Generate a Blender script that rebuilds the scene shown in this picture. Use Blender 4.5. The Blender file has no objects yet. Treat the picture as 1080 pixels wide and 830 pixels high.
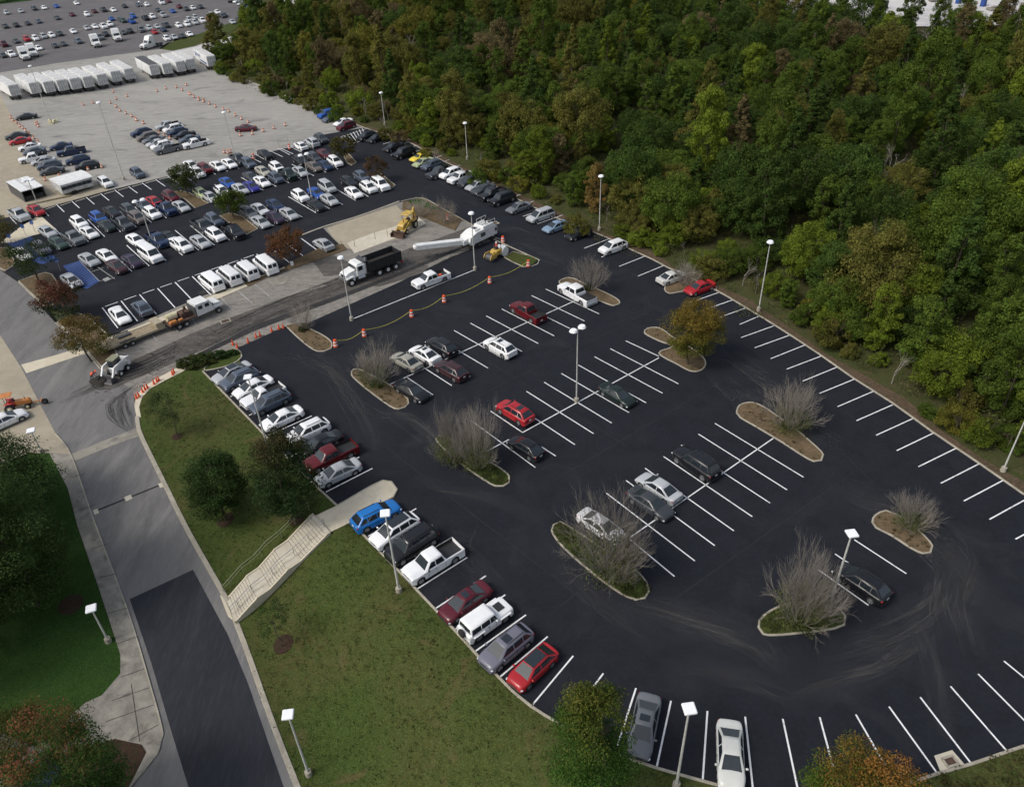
import bpy, bmesh, math, random
import numpy as np
from mathutils import Vector, Matrix
from mathutils.geometry import delaunay_2d_cdt
sc = bpy.context.scene
COL = sc.collection
# ------------------------------------------------------------------ camera
CH = 52.7; FPX = 820.93; PITCH = 0.620209; ROLL = -0.042178
cp, sp, cr, sr = math.cos(PITCH), math.sin(PITCH), math.cos(ROLL), math.sin(ROLL)
Rv = Vector((1,0,0)); Uv = Vector((0,sp,cp)); Fv = Vector((0,cp,-sp))
RR = cr*Rv + sr*Uv; UU = -sr*Rv + cr*Uv
cam = bpy.data.cameras.new("camera"); co = bpy.data.objects.new("camera", cam); COL.objects.link(co)
M = Matrix(((RR.x,UU.x,-Fv.x,0),(RR.y,UU.y,-Fv.y,0),(RR.z,UU.z,-Fv.z,CH),(0,0,0,1)))
co.matrix_world = M
cam.sensor_width = 36; cam.lens = FPX/1080*36; cam.clip_start = 0.5; cam.clip_end = 9000
sc.camera = co
sc.view_settings.view_transform = 'Standard'; sc.view_settings.look = 'None'; sc.view_settings.exposure = 0; sc.cycles.transparent_max_bounces = 96
def ray(px, py): return (px-540)/FPX*RR - (py-415)/FPX*UU + Fv
def flat(px, py, z=0.0):
    d = ray(px, py); k = (z-CH)/d.z
    return Vector((d.x*k, d.y*k, z))
# ------------------------------------------------------------------ terrain
def inside(q, L):
    x, y = q; c = False; j = len(L)-1
    for i in range(len(L)):
        a, b = L[i], L[j]
        if (a[1] > y) != (b[1] > y) and x < (b[0]-a[0])*(y-a[1])/(b[1]-a[1])+a[0]: c = not c
        j = i
    return c
def seg_dist(P, A, B):
    ax, ay = A; bx, by = B; vx, vy = bx-ax, by-ay
    t = ((P[0]-ax)*vx+(P[1]-ay)*vy)/(vx*vx+vy*vy); t = 0 if t < 0 else 1 if t > 1 else t
    dx, dy = P[0]-ax-t*vx, P[1]-ay-t*vy
    return math.hypot(dx, dy), vx*(P[1]-ay)-vy*(P[0]-ax)
def poly_dist(P, L):
    best = (1e9, 0)
    for i in range(len(L)-1):
        d = seg_dist(P, L[i], L[i+1])
        if d[0] < best[0]: best = d
    return best      # distance, side (>0: left of the direction of travel)
LOTL = [(flat(*p).x, flat(*p).y) for p in [(200,385),(214,392),(278,458),(331,511),(356,534),(372,551),(423,605),(476,661),(540,728),(591,764),(663,800),(692,810),(760,828),(850,838),(945,830),(1024,806),(1080,787),(1250,700)]]
WOODL = [(flat(*p).x, flat(*p).y) for p in [(345,-45),(306,0),(280,28),(246,48),(228,60),(231,72),(268,88),(315,106),(352,121),(384,135),(430,150),(461,167),(515,193),(545,210),(611,240),(664,263),(705,283),(753,305.5),(818,344),(864,374),(901,400),(942,426),(982,455),(1031,488),(1080,522),(1250,650)]]
WPOLY = WOODL+[(300,60),(900,400),(900,1500),(200,1500)]
UX, UY = .529, -.848
def road_h(s):
    q = (s-2+math.sqrt((s-2)**2+16))/2-0.3
    if q < 0: q = 0
    if q > 75: q = 75
    return -0.105*q
def sstep(x): x = 0 if x < 0 else 1 if x > 1 else x; return x*x*(3-2*x)
def H(x, y):
    s = (x+43)*UX+(y-72)*UY; t = (x+43)*.848+(y-72)*.529-1.0
    if s > -8 and x < 70 and y < 95:
        d, side = poly_dist((x, y), LOTL)
        if side < 0 or t < 0:      # outside the car park, on the lawn or road side
            if t <= 0: return road_h(s)
            d = max(0, d-.4)
            return road_h(s)*sstep(.5*(d/(d+t)) + .5*(d/(d+t))**1.0)
        return 0.0
    if y > 20 and inside((x, y), WPOLY):
        d = poly_dist((x, y), WOODL)[0]
        return 5.5*sstep(d/60)+(.7*math.sin(x*.09)*math.sin(y*.07+1)+.35*math.sin(x*.21+y*.17))*sstep(d/25)
    return 0.0
def G(px, py, up=0.0):
    """the point of the ground seen at that place in the view"""
    z = 0.0
    for i in range(14):
        p = flat(px, py, z+up); nz = H(p.x, p.y)
        if abs(nz-z) < .002: break
        z = nz if i < 5 else .5*(z+nz)
    p = flat(px, py, z+up); return Vector((p.x, p.y, z))
def heading(px, py, dx, dy, up=.7):
    n = math.hypot(dx, dy); a = G(px-dx/n*4, py-dy/n*4, up); b = G(px+dx/n*4, py+dy/n*4, up)
    return math.atan2(b.y-a.y, b.x-a.x)
def pole_h(base, top):
    B = G(*base); e = ray(*top); k = math.hypot(B.x, B.y)/math.hypot(e.x, e.y)
    return B, CH+e.z*k-B.z
# ------------------------------------------------------------------ materials
MATS = {}
def newmat(name):
    m = bpy.data.materials.new(name); m.use_nodes = True; nt = m.node_tree
    b = nt.nodes["Principled BSDF"]; return m, nt, b
def N(nt, t, **k):
    n = nt.nodes.new(t)
    for a, v in k.items(): setattr(n, a, v)
    return n
def plain(name, col, rough=.6, metal=0, var=.12, scale=3.0, spec=.5, emit=None):
    m, nt, b = newmat(name)
    tc = N(nt, 'ShaderNodeTexCoord'); no = N(nt, 'ShaderNodeTexNoise'); no.inputs['Scale'].default_value = scale; no.inputs['Detail'].default_value = 5
    nt.links.new(tc.outputs['Object'], no.inputs['Vector'])
    mp = N(nt, 'ShaderNodeMapRange'); mp.inputs['From Min'].default_value = .3; mp.inputs['From Max'].default_value = .7
    mp.inputs['To Min'].default_value = 1-var; mp.inputs['To Max'].default_value = 1+var
    nt.links.new(no.outputs['Fac'], mp.inputs['Value'])
    mx = N(nt, 'ShaderNodeVectorMath', operation='SCALE'); mx.inputs[0].default_value = col
    nt.links.new(mp.outputs['Result'], mx.inputs['Scale']); nt.links.new(mx.outputs['Vector'], b.inputs['Base Color'])
    b.inputs['Roughness'].default_value = rough; b.inputs['Metallic'].default_value = metal; b.inputs['Specular IOR Level'].default_value = spec
    MATS[name] = m; return m
def paint(name, rough=.25, metal=.0):
    m, nt, b = newmat(name); oi = N(nt, 'ShaderNodeObjectInfo')
    tc = N(nt, 'ShaderNodeTexCoord'); no = N(nt, 'ShaderNodeTexNoise'); no.inputs['Scale'].default_value = 1.7; no.inputs['Detail'].default_value = 6
    nt.links.new(tc.outputs['Object'], no.inputs['Vector'])
    mp = N(nt, 'ShaderNodeMapRange'); mp.inputs['To Min'].default_value = .9; mp.inputs['To Max'].default_value = 1.08
    nt.links.new(no.outputs['Fac'], mp.inputs['Value'])
    mx = N(nt, 'ShaderNodeVectorMath', operation='SCALE'); nt.links.new(oi.outputs['Color'], mx.inputs[0]); nt.links.new(mp.outputs['Result'], mx.inputs['Scale'])
    nt.links.new(mx.outputs['Vector'], b.inputs['Base Color']); b.inputs['Roughness'].default_value = rough; b.inputs['Metallic'].default_value = metal
    b.inputs['Specular IOR Level'].default_value = .35; b.inputs['Coat Weight'].default_value = .22; b.inputs['Coat Roughness'].default_value = .12
    MATS[name] = m; return m
def ground(name, cols, scales, rough=.9, bump=0, spec=.3, stretch=None, speckle=0):
    """cols: base, blotch colour, fine colour; scales: big, fine (1/m) in world metres"""
    m, nt, b = newmat(name); ge = N(nt, 'ShaderNodeNewGeometry'); vec = ge.outputs['Position']
    if stretch:
        ma = N(nt, 'ShaderNodeMapping'); ma.inputs['Rotation'].default_value = (0,0,stretch[0]); ma.inputs['Scale'].default_value = (1,stretch[1],1)
        nt.links.new(vec, ma.inputs['Vector']); vec = ma.outputs['Vector']
    def noise(s, d, dist=0):
        n = N(nt, 'ShaderNodeTexNoise'); n.inputs['Scale'].default_value = s; n.inputs['Detail'].default_value = d; n.inputs['Distortion'].default_value = dist
        nt.links.new(vec, n.inputs['Vector']); return n.outputs['Fac']
    def ramp(f, a, c):
        r = N(nt, 'ShaderNodeMapRange'); r.inputs['From Min'].default_value = a; r.inputs['From Max'].default_value = c; nt.links.new(f, r.inputs['Value']); return r.outputs['Result']
    def mix(a, c, f):
        x = N(nt, 'ShaderNodeMix', data_type='RGBA'); 
        if isinstance(a, tuple): x.inputs['A'].default_value = (*a,1)
        else: nt.links.new(a, x.inputs['A'])
        if isinstance(c, tuple): x.inputs['B'].default_value = (*c,1)
        else: nt.links.new(c, x.inputs['B'])
        nt.links.new(f, x.inputs['Factor']); return x.outputs['Result']
    c = mix(cols[0], cols[1], ramp(noise(scales[0], 6, .6), .35, .65))
    c = mix(c, cols[2], ramp(noise(scales[1], 8, .3), .45, .8))
    if len(cols) > 3: c = mix(c, cols[3], ramp(noise(scales[0]*3.1, 7, 1.2), .58, .72))
    if speckle:
        f = N(nt, 'ShaderNodeMath', operation='MULTIPLY'); nt.links.new(ramp(noise(scales[1]*6, 3), .45, .7), f.inputs[0]); f.inputs[1].default_value = speckle
        c = mix(c, tuple(min(1, v*2.2+.02) for v in cols[0]), f.outputs[0])
    nt.links.new(c, b.inputs['Base Color']); b.inputs['Roughness'].default_value = rough; b.inputs['Specular IOR Level'].default_value = spec
    if bump:
        bp = N(nt, 'ShaderNodeBump'); bp.inputs['Strength'].default_value = bump; bp.inputs['Distance'].default_value = .08
        nt.links.new(noise(scales[1]*2, 6), bp.inputs['Height']); nt.links.new(bp.outputs['Normal'], b.inputs['Normal'])
    MATS[name] = m; return m
NEWASPH = (.0116,.0136,.0196)
ground('new_asphalt', [NEWASPH,(.0140,.0157,.0212),(.0082,.0096,.0140),(.0205,.0215,.0265)], (.045,.5), rough=.85, bump=.1, spec=.22, speckle=.10)
ground('road_new', [(.015,.017,.024),(.02,.022,.03),(.012,.013,.019),(.028,.030,.037)], (.12,.8), rough=.75, spec=.35, stretch=(-1.01,.15), speckle=.2)
ground('road_old', [(.14,.138,.138),(.175,.17,.165),(.11,.109,.109),(.21,.205,.195)], (.10,.7), rough=.9, bump=.2, stretch=(-1.01,.22), speckle=.12)
ground('strip_old', [(.225,.21,.185),(.15,.14,.128),(.29,.27,.235),(.085,.08,.075)], (.22,1.0), rough=.95, bump=.3, stretch=(.6,3.0), speckle=.15)
ground('milled', [(.068,.062,.057),(.11,.10,.09),(.038,.036,.035),(.17,.155,.135)], (.20,1.4), rough=.95, bump=.5, stretch=(-.64,3.6), speckle=.45)
ground('milled_dark', [(.028,.028,.03),(.04,.039,.039),(.02,.02,.022)], (.3,1.2), rough=.95, bump=.4)
ground('concrete', [(.53,.475,.36),(.58,.525,.41),(.46,.415,.32)], (.2,1.4), rough=.9, bump=.2, speckle=.08)
ground('concrete_new', [(.54,.495,.40),(.47,.43,.345),(.60,.555,.455)], (.25,1.4), rough=.9, speckle=.08)
ground('concrete_lot', [(.315,.305,.28),(.245,.238,.222),(.355,.342,.312),(.18,.176,.168)], (.035,.35), rough=.95, stretch=(-.64,2.4), speckle=.08)
ground('tan_lot', [(.34,.30,.225),(.28,.245,.19),(.38,.34,.26)], (.06,.5), rough=.95, speckle=.08)
ground('old_lot', [(.115,.110,.113),(.135,.129,.130),(.095,.091,.095),(.165,.157,.153)], (.03,.3), rough=.95, stretch=(-.64,2.0))
ground('kerb_concrete', [(.36,.33,.265),(.27,.245,.20),(.42,.39,.32)], (.4,2.0), rough=.9, speckle=.1)
ground('sidewalk', [(.25,.235,.20),(.17,.16,.14),(.32,.30,.255),(.12,.112,.098)], (.18,1.0), rough=.9, bump=.2, speckle=.1)
ground('seam', [(.022,.0235,.028),(.014,.0155,.020),(.028,.029,.033)], (.3,1.5), rough=.9)
ground('grass', [(.040,.060,.013),(.062,.058,.020),(.028,.045,.011),(.080,.064,.028)], (.085,1.5), rough=1, bump=.6, spec=.1, speckle=.5)
ground('grass_lush', [(.020,.048,.009),(.028,.054,.011),(.015,.038,.008)], (.1,1.6), rough=1, bump=.6, spec=.1, speckle=.4)
ground('mulch', [(.125,.09,.054),(.085,.062,.037),(.16,.118,.07),(.06,.062,.028)], (.5,2.5), rough=1, bump=.7, spec=.1, speckle=.4)
ground('red_mulch', [(.042,.026,.019),(.032,.021,.015),(.052,.034,.022),(.035,.042,.014)], (.6,3), rough=1, bump=.7, spec=.1, speckle=.3)
ground('forest_floor', [(.045,.055,.018),(.065,.055,.028),(.034,.046,.015),(.085,.065,.04)], (.11,1.1), rough=1, bump=.8, spec=.05, speckle=.4)
ground('leaf_litter', [(.085,.058,.040),(.060,.048,.028),(.12,.085,.06),(.04,.048,.018)], (.3,1.8), rough=1, bump=.8, spec=.05, speckle=.5)
ground('gravel', [(.52,.51,.50),(.44,.43,.42),(.58,.57,.56)], (.03,.4), rough=1)
ground('line_paint', [(.78,.79,.80),(.68,.69,.70),(.82,.83,.84),(.42,.42,.43)], (.4,3), rough=.6)
ground('line_old', [(.36,.36,.36),(.25,.25,.25),(.42,.42,.42)], (.5,3), rough=.8)
ground('hatch_paint', [(.13,.20,.42),(.10,.16,.36),(.15,.22,.45)], (.3,2), rough=.7)
ground('blue_paint', [(.022,.050,.17),(.030,.062,.20),(.018,.040,.14)], (.3,2), rough=.7)
ground('far_field', [(.05,.065,.025),(.08,.075,.04),(.035,.05,.02)], (.02,.2), rough=1)
def wear(name, col, amount, ang=0, st=4, sc=.8):
    m, nt, b = newmat(name); ge = N(nt, 'ShaderNodeNewGeometry'); at = N(nt, 'ShaderNodeAttribute'); at.attribute_name = 'wear'
    ma = N(nt, 'ShaderNodeMapping'); ma.inputs['Scale'].default_value = (1,1,1)
    uv = N(nt, 'ShaderNodeAttribute'); uv.attribute_name = 'run'
    nt.links.new(uv.outputs['Vector'], ma.inputs['Vector'])
    no = N(nt, 'ShaderNodeTexNoise'); no.inputs['Scale'].default_value = 1; no.inputs['Detail'].default_value = 9; no.inputs['Roughness'].default_value = .65; nt.links.new(ma.outputs['Vector'], no.inputs['Vector'])
    r = N(nt, 'ShaderNodeMapRange'); r.inputs['From Min'].default_value = .42; r.inputs['From Max'].default_value = .75; nt.links.new(no.outputs['Fac'], r.inputs['Value'])
    mu = N(nt, 'ShaderNodeMath', operation='MULTIPLY'); nt.links.new(r.outputs['Result'], mu.inputs[0]); nt.links.new(at.outputs['Fac'], mu.inputs[1])
    m2 = N(nt, 'ShaderNodeMath', operation='MULTIPLY'); nt.links.new(mu.outputs[0], m2.inputs[0]); m2.inputs[1].default_value = amount
    b.inputs['Base Color'].default_value = (*col,1); b.inputs['Roughness'].default_value = .95
    nt.links.new(m2.outputs[0], b.inputs['Alpha']); MATS[name] = m
wear('dust', (.155,.148,.138), .50)
wear('rubber', (.02,.02,.021), .9)
paint('car_paint'); paint('matt_paint', rough=.55)
plain('glass_dark', (.018,.024,.030), .08, var=.1, spec=.8)
plain('glass_light', (.028,.036,.042), .08, var=.15, spec=.6)
plain('tyre', (.018,.018,.019), .85); plain('rim', (.42,.43,.45), .35, .6); plain('rim_dark', (.05,.05,.055), .4, .4)
plain('black_plastic', (.02,.021,.023), .6); plain('chrome', (.55,.56,.58), .25, .8)
plain('headlamp', (.62,.66,.70), .15); plain('tail_red', (.32,.012,.010), .25); plain('plate', (.7,.72,.74), .5)
plain('steel', (.34,.35,.355), .5, .3); plain('steel_pale', (.50,.50,.47), .6, var=.2, scale=1.5); plain('steel_dark', (.09,.09,.095), .6, .3)
plain('lamp_white', (.86,.88,.90), .35, var=.04); plain('white_metal', (.72,.73,.72), .45, var=.1, scale=1.2); plain('roof_grey', (.56,.56,.55), .6, var=.22, scale=.8)
plain('trailer_white', (.76,.77,.76), .5, var=.15, scale=.7); plain('trailer_grey', (.47,.475,.47), .6, var=.3, scale=1.3); plain('logo_blue', (.02,.06,.25), .5)
plain('yellow_paint', (.50,.33,.07), .5, var=.25, scale=3); plain('cream_paint', (.58,.53,.35), .6, var=.2); plain('orange_paint', (.50,.19,.05), .5, var=.2)
plain('orange_vinyl', (.80,.10,.025), .5, var=.1); plain('orange_faded', (.60,.22,.11), .7, var=.15); plain('white_band', (.82,.82,.80), .4, var=.05); plain('tape', (.55,.50,.10), .5); plain('rust', (.085,.05,.038), .9, var=.35, scale=4)
plain('soil', (.028,.024,.021), 1, var=.4, scale=5); plain('wood_deck', (.27,.22,.145), .85, var=.3, scale=4); plain('beige_metal', (.36,.31,.22), .6, var=.15)
plain('bark', (.085,.066,.050), 1, var=.3, scale=8); plain('twig', (.235,.21,.18), 1, var=.25, scale=6); plain('skin', (.42,.24,.16), .7); plain('cloth', (.05,.055,.09), .9, var=.2); plain('vest', (.72,.12,.05), .8)
plain('blue_sign', (.05,.18,.55), .5, var=.05); plain('red_paint', (.45,.04,.03), .5); plain('green_algae', (.22,.23,.15), .8)
# foliage: light and dark leaves of two colours carried by each tree
def foliage():
    m, nt, b = newmat('foliage'); oi = N(nt, 'ShaderNodeObjectInfo'); at = N(nt, 'ShaderNodeAttribute'); at.attribute_name = 'shade'
    c2 = N(nt, 'ShaderNodeAttribute'); c2.attribute_type = 'OBJECT'; c2.attribute_name = 'second_colour'
    se = N(nt, 'ShaderNodeSeparateColor'); nt.links.new(at.outputs['Color'], se.inputs['Color'])
    mx = N(nt, 'ShaderNodeMix', data_type='RGBA'); nt.links.new(oi.outputs['Color'], mx.inputs['A']); nt.links.new(c2.outputs['Color'], mx.inputs['B']); nt.links.new(se.outputs['Green'], mx.inputs['Factor'])
    mp = N(nt, 'ShaderNodeMapRange'); mp.inputs['To Min'].default_value = .38; mp.inputs['To Max'].default_value = 1.68; nt.links.new(se.outputs['Red'], mp.inputs['Value'])
    sc_ = N(nt, 'ShaderNodeVectorMath', operation='SCALE'); nt.links.new(mx.outputs['Result'], sc_.inputs[0]); nt.links.new(mp.outputs['Result'], sc_.inputs['Scale'])
    nt.links.new(sc_.outputs['Vector'], b.inputs['Base Color']); b.inputs['Roughness'].default_value = .8; b.inputs['Specular IOR Level'].default_value = .15
    tr = N(nt, 'ShaderNodeBsdfTranslucent'); nt.links.new(sc_.outputs['Vector'], tr.inputs['Color'])
    ms = N(nt, 'ShaderNodeMixShader'); ms.inputs['Fac'].default_value = .35
    nt.links.new(b.outputs['BSDF'], ms.inputs[1]); nt.links.new(tr.outputs['BSDF'], ms.inputs[2])
    nt.links.new(ms.outputs['Shader'], nt.nodes['Material Output'].inputs['Surface']); MATS['foliage'] = m
foliage()
# ------------------------------------------------------------------ objects
def tag(o, label=None, cat=None, group=None, kind=None):
    if label: o['label'] = label
    if cat: o['category'] = cat
    if group: o['group'] = group
    if kind: o['kind'] = kind
    return o
def empty(name, loc=(0,0,0), rz=0, label=None, cat=None, group=None):
    o = bpy.data.objects.new(name, None); COL.objects.link(o); o.location = loc; o.rotation_euler = (0,0,rz); o.empty_display_size = .3
    return tag(o, label, cat, group)
class MB:
    def __init__(s): s.v = []; s.f = []; s.m = []
    def add(s, vs, fs, mi=0):
        n = len(s.v); s.v += [tuple(v) for v in vs]; s.f += [tuple(i+n for i in f) for f in fs]; s.m += [mi]*len(fs); return s
    def box(s, c, d, mi=0, rz=0, ry=0, taper=1.0, ch=.0):
        x, y, z = d[0]/2, d[1]/2, d[2]/2
        if ch:
            k = ch; P = []
            for zz, q in ((-z,k),(-z+k,0),(z-k,0),(z,k)):
                for a, b in ((x-q,y-q-k),(x-q-k,y-q),(-x+q+k,y-q),(-x+q,y-q-k),(-x+q,-y+q+k),(-x+q+k,-y+q),(x-q-k,-y+q),(x-q,-y+q+k)): P.append(Vector((a*(taper if zz > 0 else 1), b*(taper if zz > 0 else 1), zz)))
            F = [tuple(range(7,-1,-1)), tuple(range(24,32))]
            for r in range(3):
                for i in range(8): F.append((r*8+i, r*8+(i+1) % 8, r*8+8+(i+1) % 8, r*8+8+i))
        else:
            P = [Vector((sx*x*(taper if sz > 0 else 1), sy*y*(taper if sz > 0 else 1), sz*z)) for sz in (-1,1) for sx, sy in ((-1,-1),(1,-1),(1,1),(-1,1))]
            F = [(3,2,1,0),(4,5,6,7),(0,1,5,4),(1,2,6,5),(2,3,7,6),(3,0,4,7)]
        R = Matrix.Rotation(rz, 3, 'Z') @ Matrix.Rotation(ry, 3, 'Y')
        return s.add([R @ p+Vector(c) for p in P], F, mi)
    def cyl(s, a, b, r0, r1=None, n=10, mi=0, caps=True):
        r1 = r0 if r1 is None else r1; a = Vector(a); b = Vector(b); d = (b-a).normalized()
        u = d.orthogonal().normalized(); w = d.cross(u); P = []
        for c, r in ((a,r0),(b,r1)):
            for i in range(n): t = 2*math.pi*i/n; P.append(c+r*(math.cos(t)*u+math.sin(t)*w))
        F = [(i,(i+1) % n,n+(i+1) % n,n+i) for i in range(n)]
        if caps: F += [tuple(range(n-1,-1,-1)), tuple(range(n,2*n))]
        return s.add(P, F, mi)
    def prism(s, pts, y0, y1, mi=0):      # side profile (x,z) drawn out across y
        n = len(pts); P = [(x,y0,z) for x, z in pts]+[(x,y1,z) for x, z in pts]
        return s.add(P, [tuple(range(n)), tuple(range(2*n-1,n-1,-1))]+[(i+n,(i+1) % n+n,(i+1) % n,i) for i in range(n)], mi)
    def build(s, name, mats, parent=None, smooth=False, color=None):
        me = bpy.data.meshes.new(name); me.from_pydata(s.v, [], s.f)
        for m in (mats if isinstance(mats, (list,tuple)) else [mats]): me.materials.append(MATS[m])
        if any(s.m): me.polygons.foreach_set('material_index', s.m)
        if smooth: me.polygons.foreach_set('use_smooth', [True]*len(me.polygons)); me.set_sharp_from_angle(angle=math.radians(52))
        me.update(); o = bpy.data.objects.new(name, me); COL.objects.link(o); o.parent = parent
        if color: o.color = (*color, 1)
        return o
def copy_tree(o, parent=None):
    c = o.copy(); COL.objects.link(c); c.parent = parent
    for ch in list(o.children): copy_tree(ch, c)
    return c
# ------------------------------------------------------------------ sheets draped on the ground
def sheet(name, pts, dz, mat, step=None, px=True, kind='structure', holes=()):
    P = [G(*p) for p in pts] if px else [Vector((p[0],p[1],0)) for p in pts]
    P = [(p.x, p.y) for p in P]
    def dens(L):
        if not step: return L
        out = []
        for i in range(len(L)):
            a, b = L[i], L[(i+1) % len(L)]; n = max(1, int(math.dist(a, b)/step))
            out += [(a[0]+(b[0]-a[0])*k/n, a[1]+(b[1]-a[1])*k/n) for k in range(n)]
        return out
    D = dens(P); V = [Vector(p) for p in D]; n = len(V)
    if step:
        xs = [p[0] for p in D]; ys = [p[1] for p in D]
        x = min(xs)
        while x < max(xs):
            y = min(ys)
            while y < max(ys):
                q = (x+random.uniform(-.2,.2)*step, y+random.uniform(-.2,.2)*step)
                if inside(q, D): V.append(Vector(q))
                y += step
            x += step
    r = delaunay_2d_cdt(V, [], [list(range(n))], 1, 1e-4)
    me = bpy.data.meshes.new(name); me.from_pydata([(v.x, v.y, H(v.x, v.y)+dz) for v in r[0]], [], [tuple(f) for f in r[2]])
    me.materials.append(MATS[mat]); me.update(); o = bpy.data.objects.new(name, me); COL.objects.link(o)
    if me.polygons and me.polygons[0].normal.z < 0: me.flip_normals()
    me.polygons.foreach_set('use_smooth', [True]*len(me.polygons))
    return tag(o, kind=kind)
def smooth_line(P, step=1.0, closed=False):
    out = []; n = len(P); rng = range(n if closed else n-1)
    for i in rng:
        p0 = P[(i-1) % n] if closed or i > 0 else P[i]; p1 = P[i]; p2 = P[(i+1) % n]; p3 = P[(i+2) % n] if closed or i+2 < n else P[(i+1) % n]
        k = max(1, int((p2-p1).length/step))
        for j in range(k):
            t = j/k; out.append(.5*((2*p1)+(-p0+p2)*t+(2*p0-5*p1+4*p2-p3)*t*t+(-p0+3*p1-3*p2+p3)*t*t*t))
    if not closed: out.append(P[-1])
    return out
def kerb(name, pts, closed=False, w=.16, h=.14, mat='kerb_concrete', step=.8, curve=True, base=.0):
    P = [G(*p) if len(p) == 2 else Vector(p) for p in pts]; P = [Vector((p.x,p.y,0)) for p in P]
    if curve: P = smooth_line(P, step, closed)
    m = MB(); V = []; n = len(P)
    for i, p in enumerate(P):
        a = P[i-1] if i or closed else p; b = P[(i+1) % n] if i < n-1 or closed else p
        d = (b-a).normalized() if (b-a).length > 1e-6 else Vector((1,0,0)); q = Vector((-d.y,d.x,0)); z = H(p.x,p.y)+base
        for s_, zz in ((-w/2,-.25),(-w/2,h-.03),(-w/2+.03,h),(w/2-.03,h),(w/2,h-.03),(w/2,-.25)): V.append(p+q*s_+Vector((0,0,z+zz)))
    F = []
    for i in range(n if closed else n-1):
        for k in range(5): F.append((i*6+k,i*6+k+1,((i+1) % n)*6+k+1,((i+1) % n)*6+k))
    if not closed: F += [tuple(range(6)), tuple(range(n*6-1,n*6-7,-1))]
    m.add(V, [f[::-1] for f in F]); return tag(m.build(name, mat), kind='structure')
def stripes(name, lines, mat='line_paint', w=.13, dz=.07):
    m = MB()
    for a, b in lines:
        if len(a) == 2: a = G(*a); b = G(*b)
        d = Vector((b.x-a.x,b.y-a.y,0)); L = d.length; d.normalize(); q = Vector((-d.y,d.x,0))*w/2; n = max(1, int(L/6))
        V = []
        for k in range(n+1):
            p = Vector((a.x,a.y,0))+d*L*k/n
            for s_ in (-1,1): r = p+q*s_; V.append((r.x,r.y,H(r.x,r.y)+dz))
        m.add(V, [(2*k,2*k+2,2*k+3,2*k+1) for k in range(n)])
    return tag(m.build(name, mat), kind='structure')
def lerp_lines(first, last, n, skip=()):
    """n+1 stall lines evenly spaced on the ground between two known ones"""
    A = [G(*first[0]), G(*first[1])]; B = [G(*last[0]), G(*last[1])]
    return [(A[0].lerp(B[0], k/n), A[1].lerp(B[1], k/n)) for k in range(n+1) if k not in skip]

# ------------------------------------------------------------------ cars
CAR = dict(   # L, W, H, belt, hood front, hood rear, tail height, windshield foot/top, roof rear, rear glass foot, wheel radius, roof width
 sedan=dict(L=4.78,W=1.85,H=1.46,b=.93,hf=.66,tail=1.0,xa=1.38,xb=.42,xc=-.80,xd=-1.80,r=.34,wr=.60),
 coupe=dict(L=4.45,W=1.86,H=1.32,b=.88,hf=.66,tail=.92,xa=1.05,xb=.20,xc=-.60,xd=-1.75,r=.34,wr=.58),
 hatch=dict(L=4.35,W=1.80,H=1.52,b=.96,hf=.76,tail=1.04,xa=1.36,xb=.50,xc=-1.10,xd=-1.98,r=.34,wr=.60),
 suv=dict(L=4.72,W=1.90,H=1.70,b=1.08,hf=.88,tail=1.12,xa=1.42,xb=.58,xc=-1.55,xd=-2.20,r=.38,wr=.63),
 big_suv=dict(L=5.2,W=2.02,H=1.92,b=1.18,hf=1.06,tail=1.18,xa=1.42,xb=.78,xc=-2.02,xd=-2.42,r=.42,wr=.71),
 minivan=dict(L=5.05,W=1.98,H=1.76,b=1.02,hf=.82,tail=1.02,xa=1.72,xb=.66,xc=-1.95,xd=-2.38,r=.36,wr=.68),
 pickup=dict(L=5.75,W=2.0,H=1.86,b=1.14,hf=1.02,tail=1.16,xa=1.42,xb=.80,xc=-.62,xd=-.82,r=.41,wr=.76,bed=1),
 long_pickup=dict(L=6.3,W=2.02,H=1.92,b=1.18,hf=1.08,tail=1.2,xa=1.65,xb=1.05,xc=-.55,xd=-.75,r=.42,wr=.78,bed=1),
 cab_pickup=dict(L=5.3,W=1.88,H=1.75,b=1.05,hf=.95,tail=1.08,xa=1.1,xb=.5,xc=-.35,xd=-.5,r=.38,wr=.70,bed=1),
 van=dict(L=5.75,W=2.02,H=2.12,b=1.22,hf=1.02,tail=1.22,xa=1.98,xb=1.32,xc=-2.70,xd=-2.84,r=.38,wr=.82),
 jeep=dict(L=4.5,W=1.86,H=1.84,b=1.14,hf=1.08,tail=1.12,xa=.72,xb=.50,xc=-1.98,xd=-2.04,r=.42,wr=.76,boxy=1))
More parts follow.
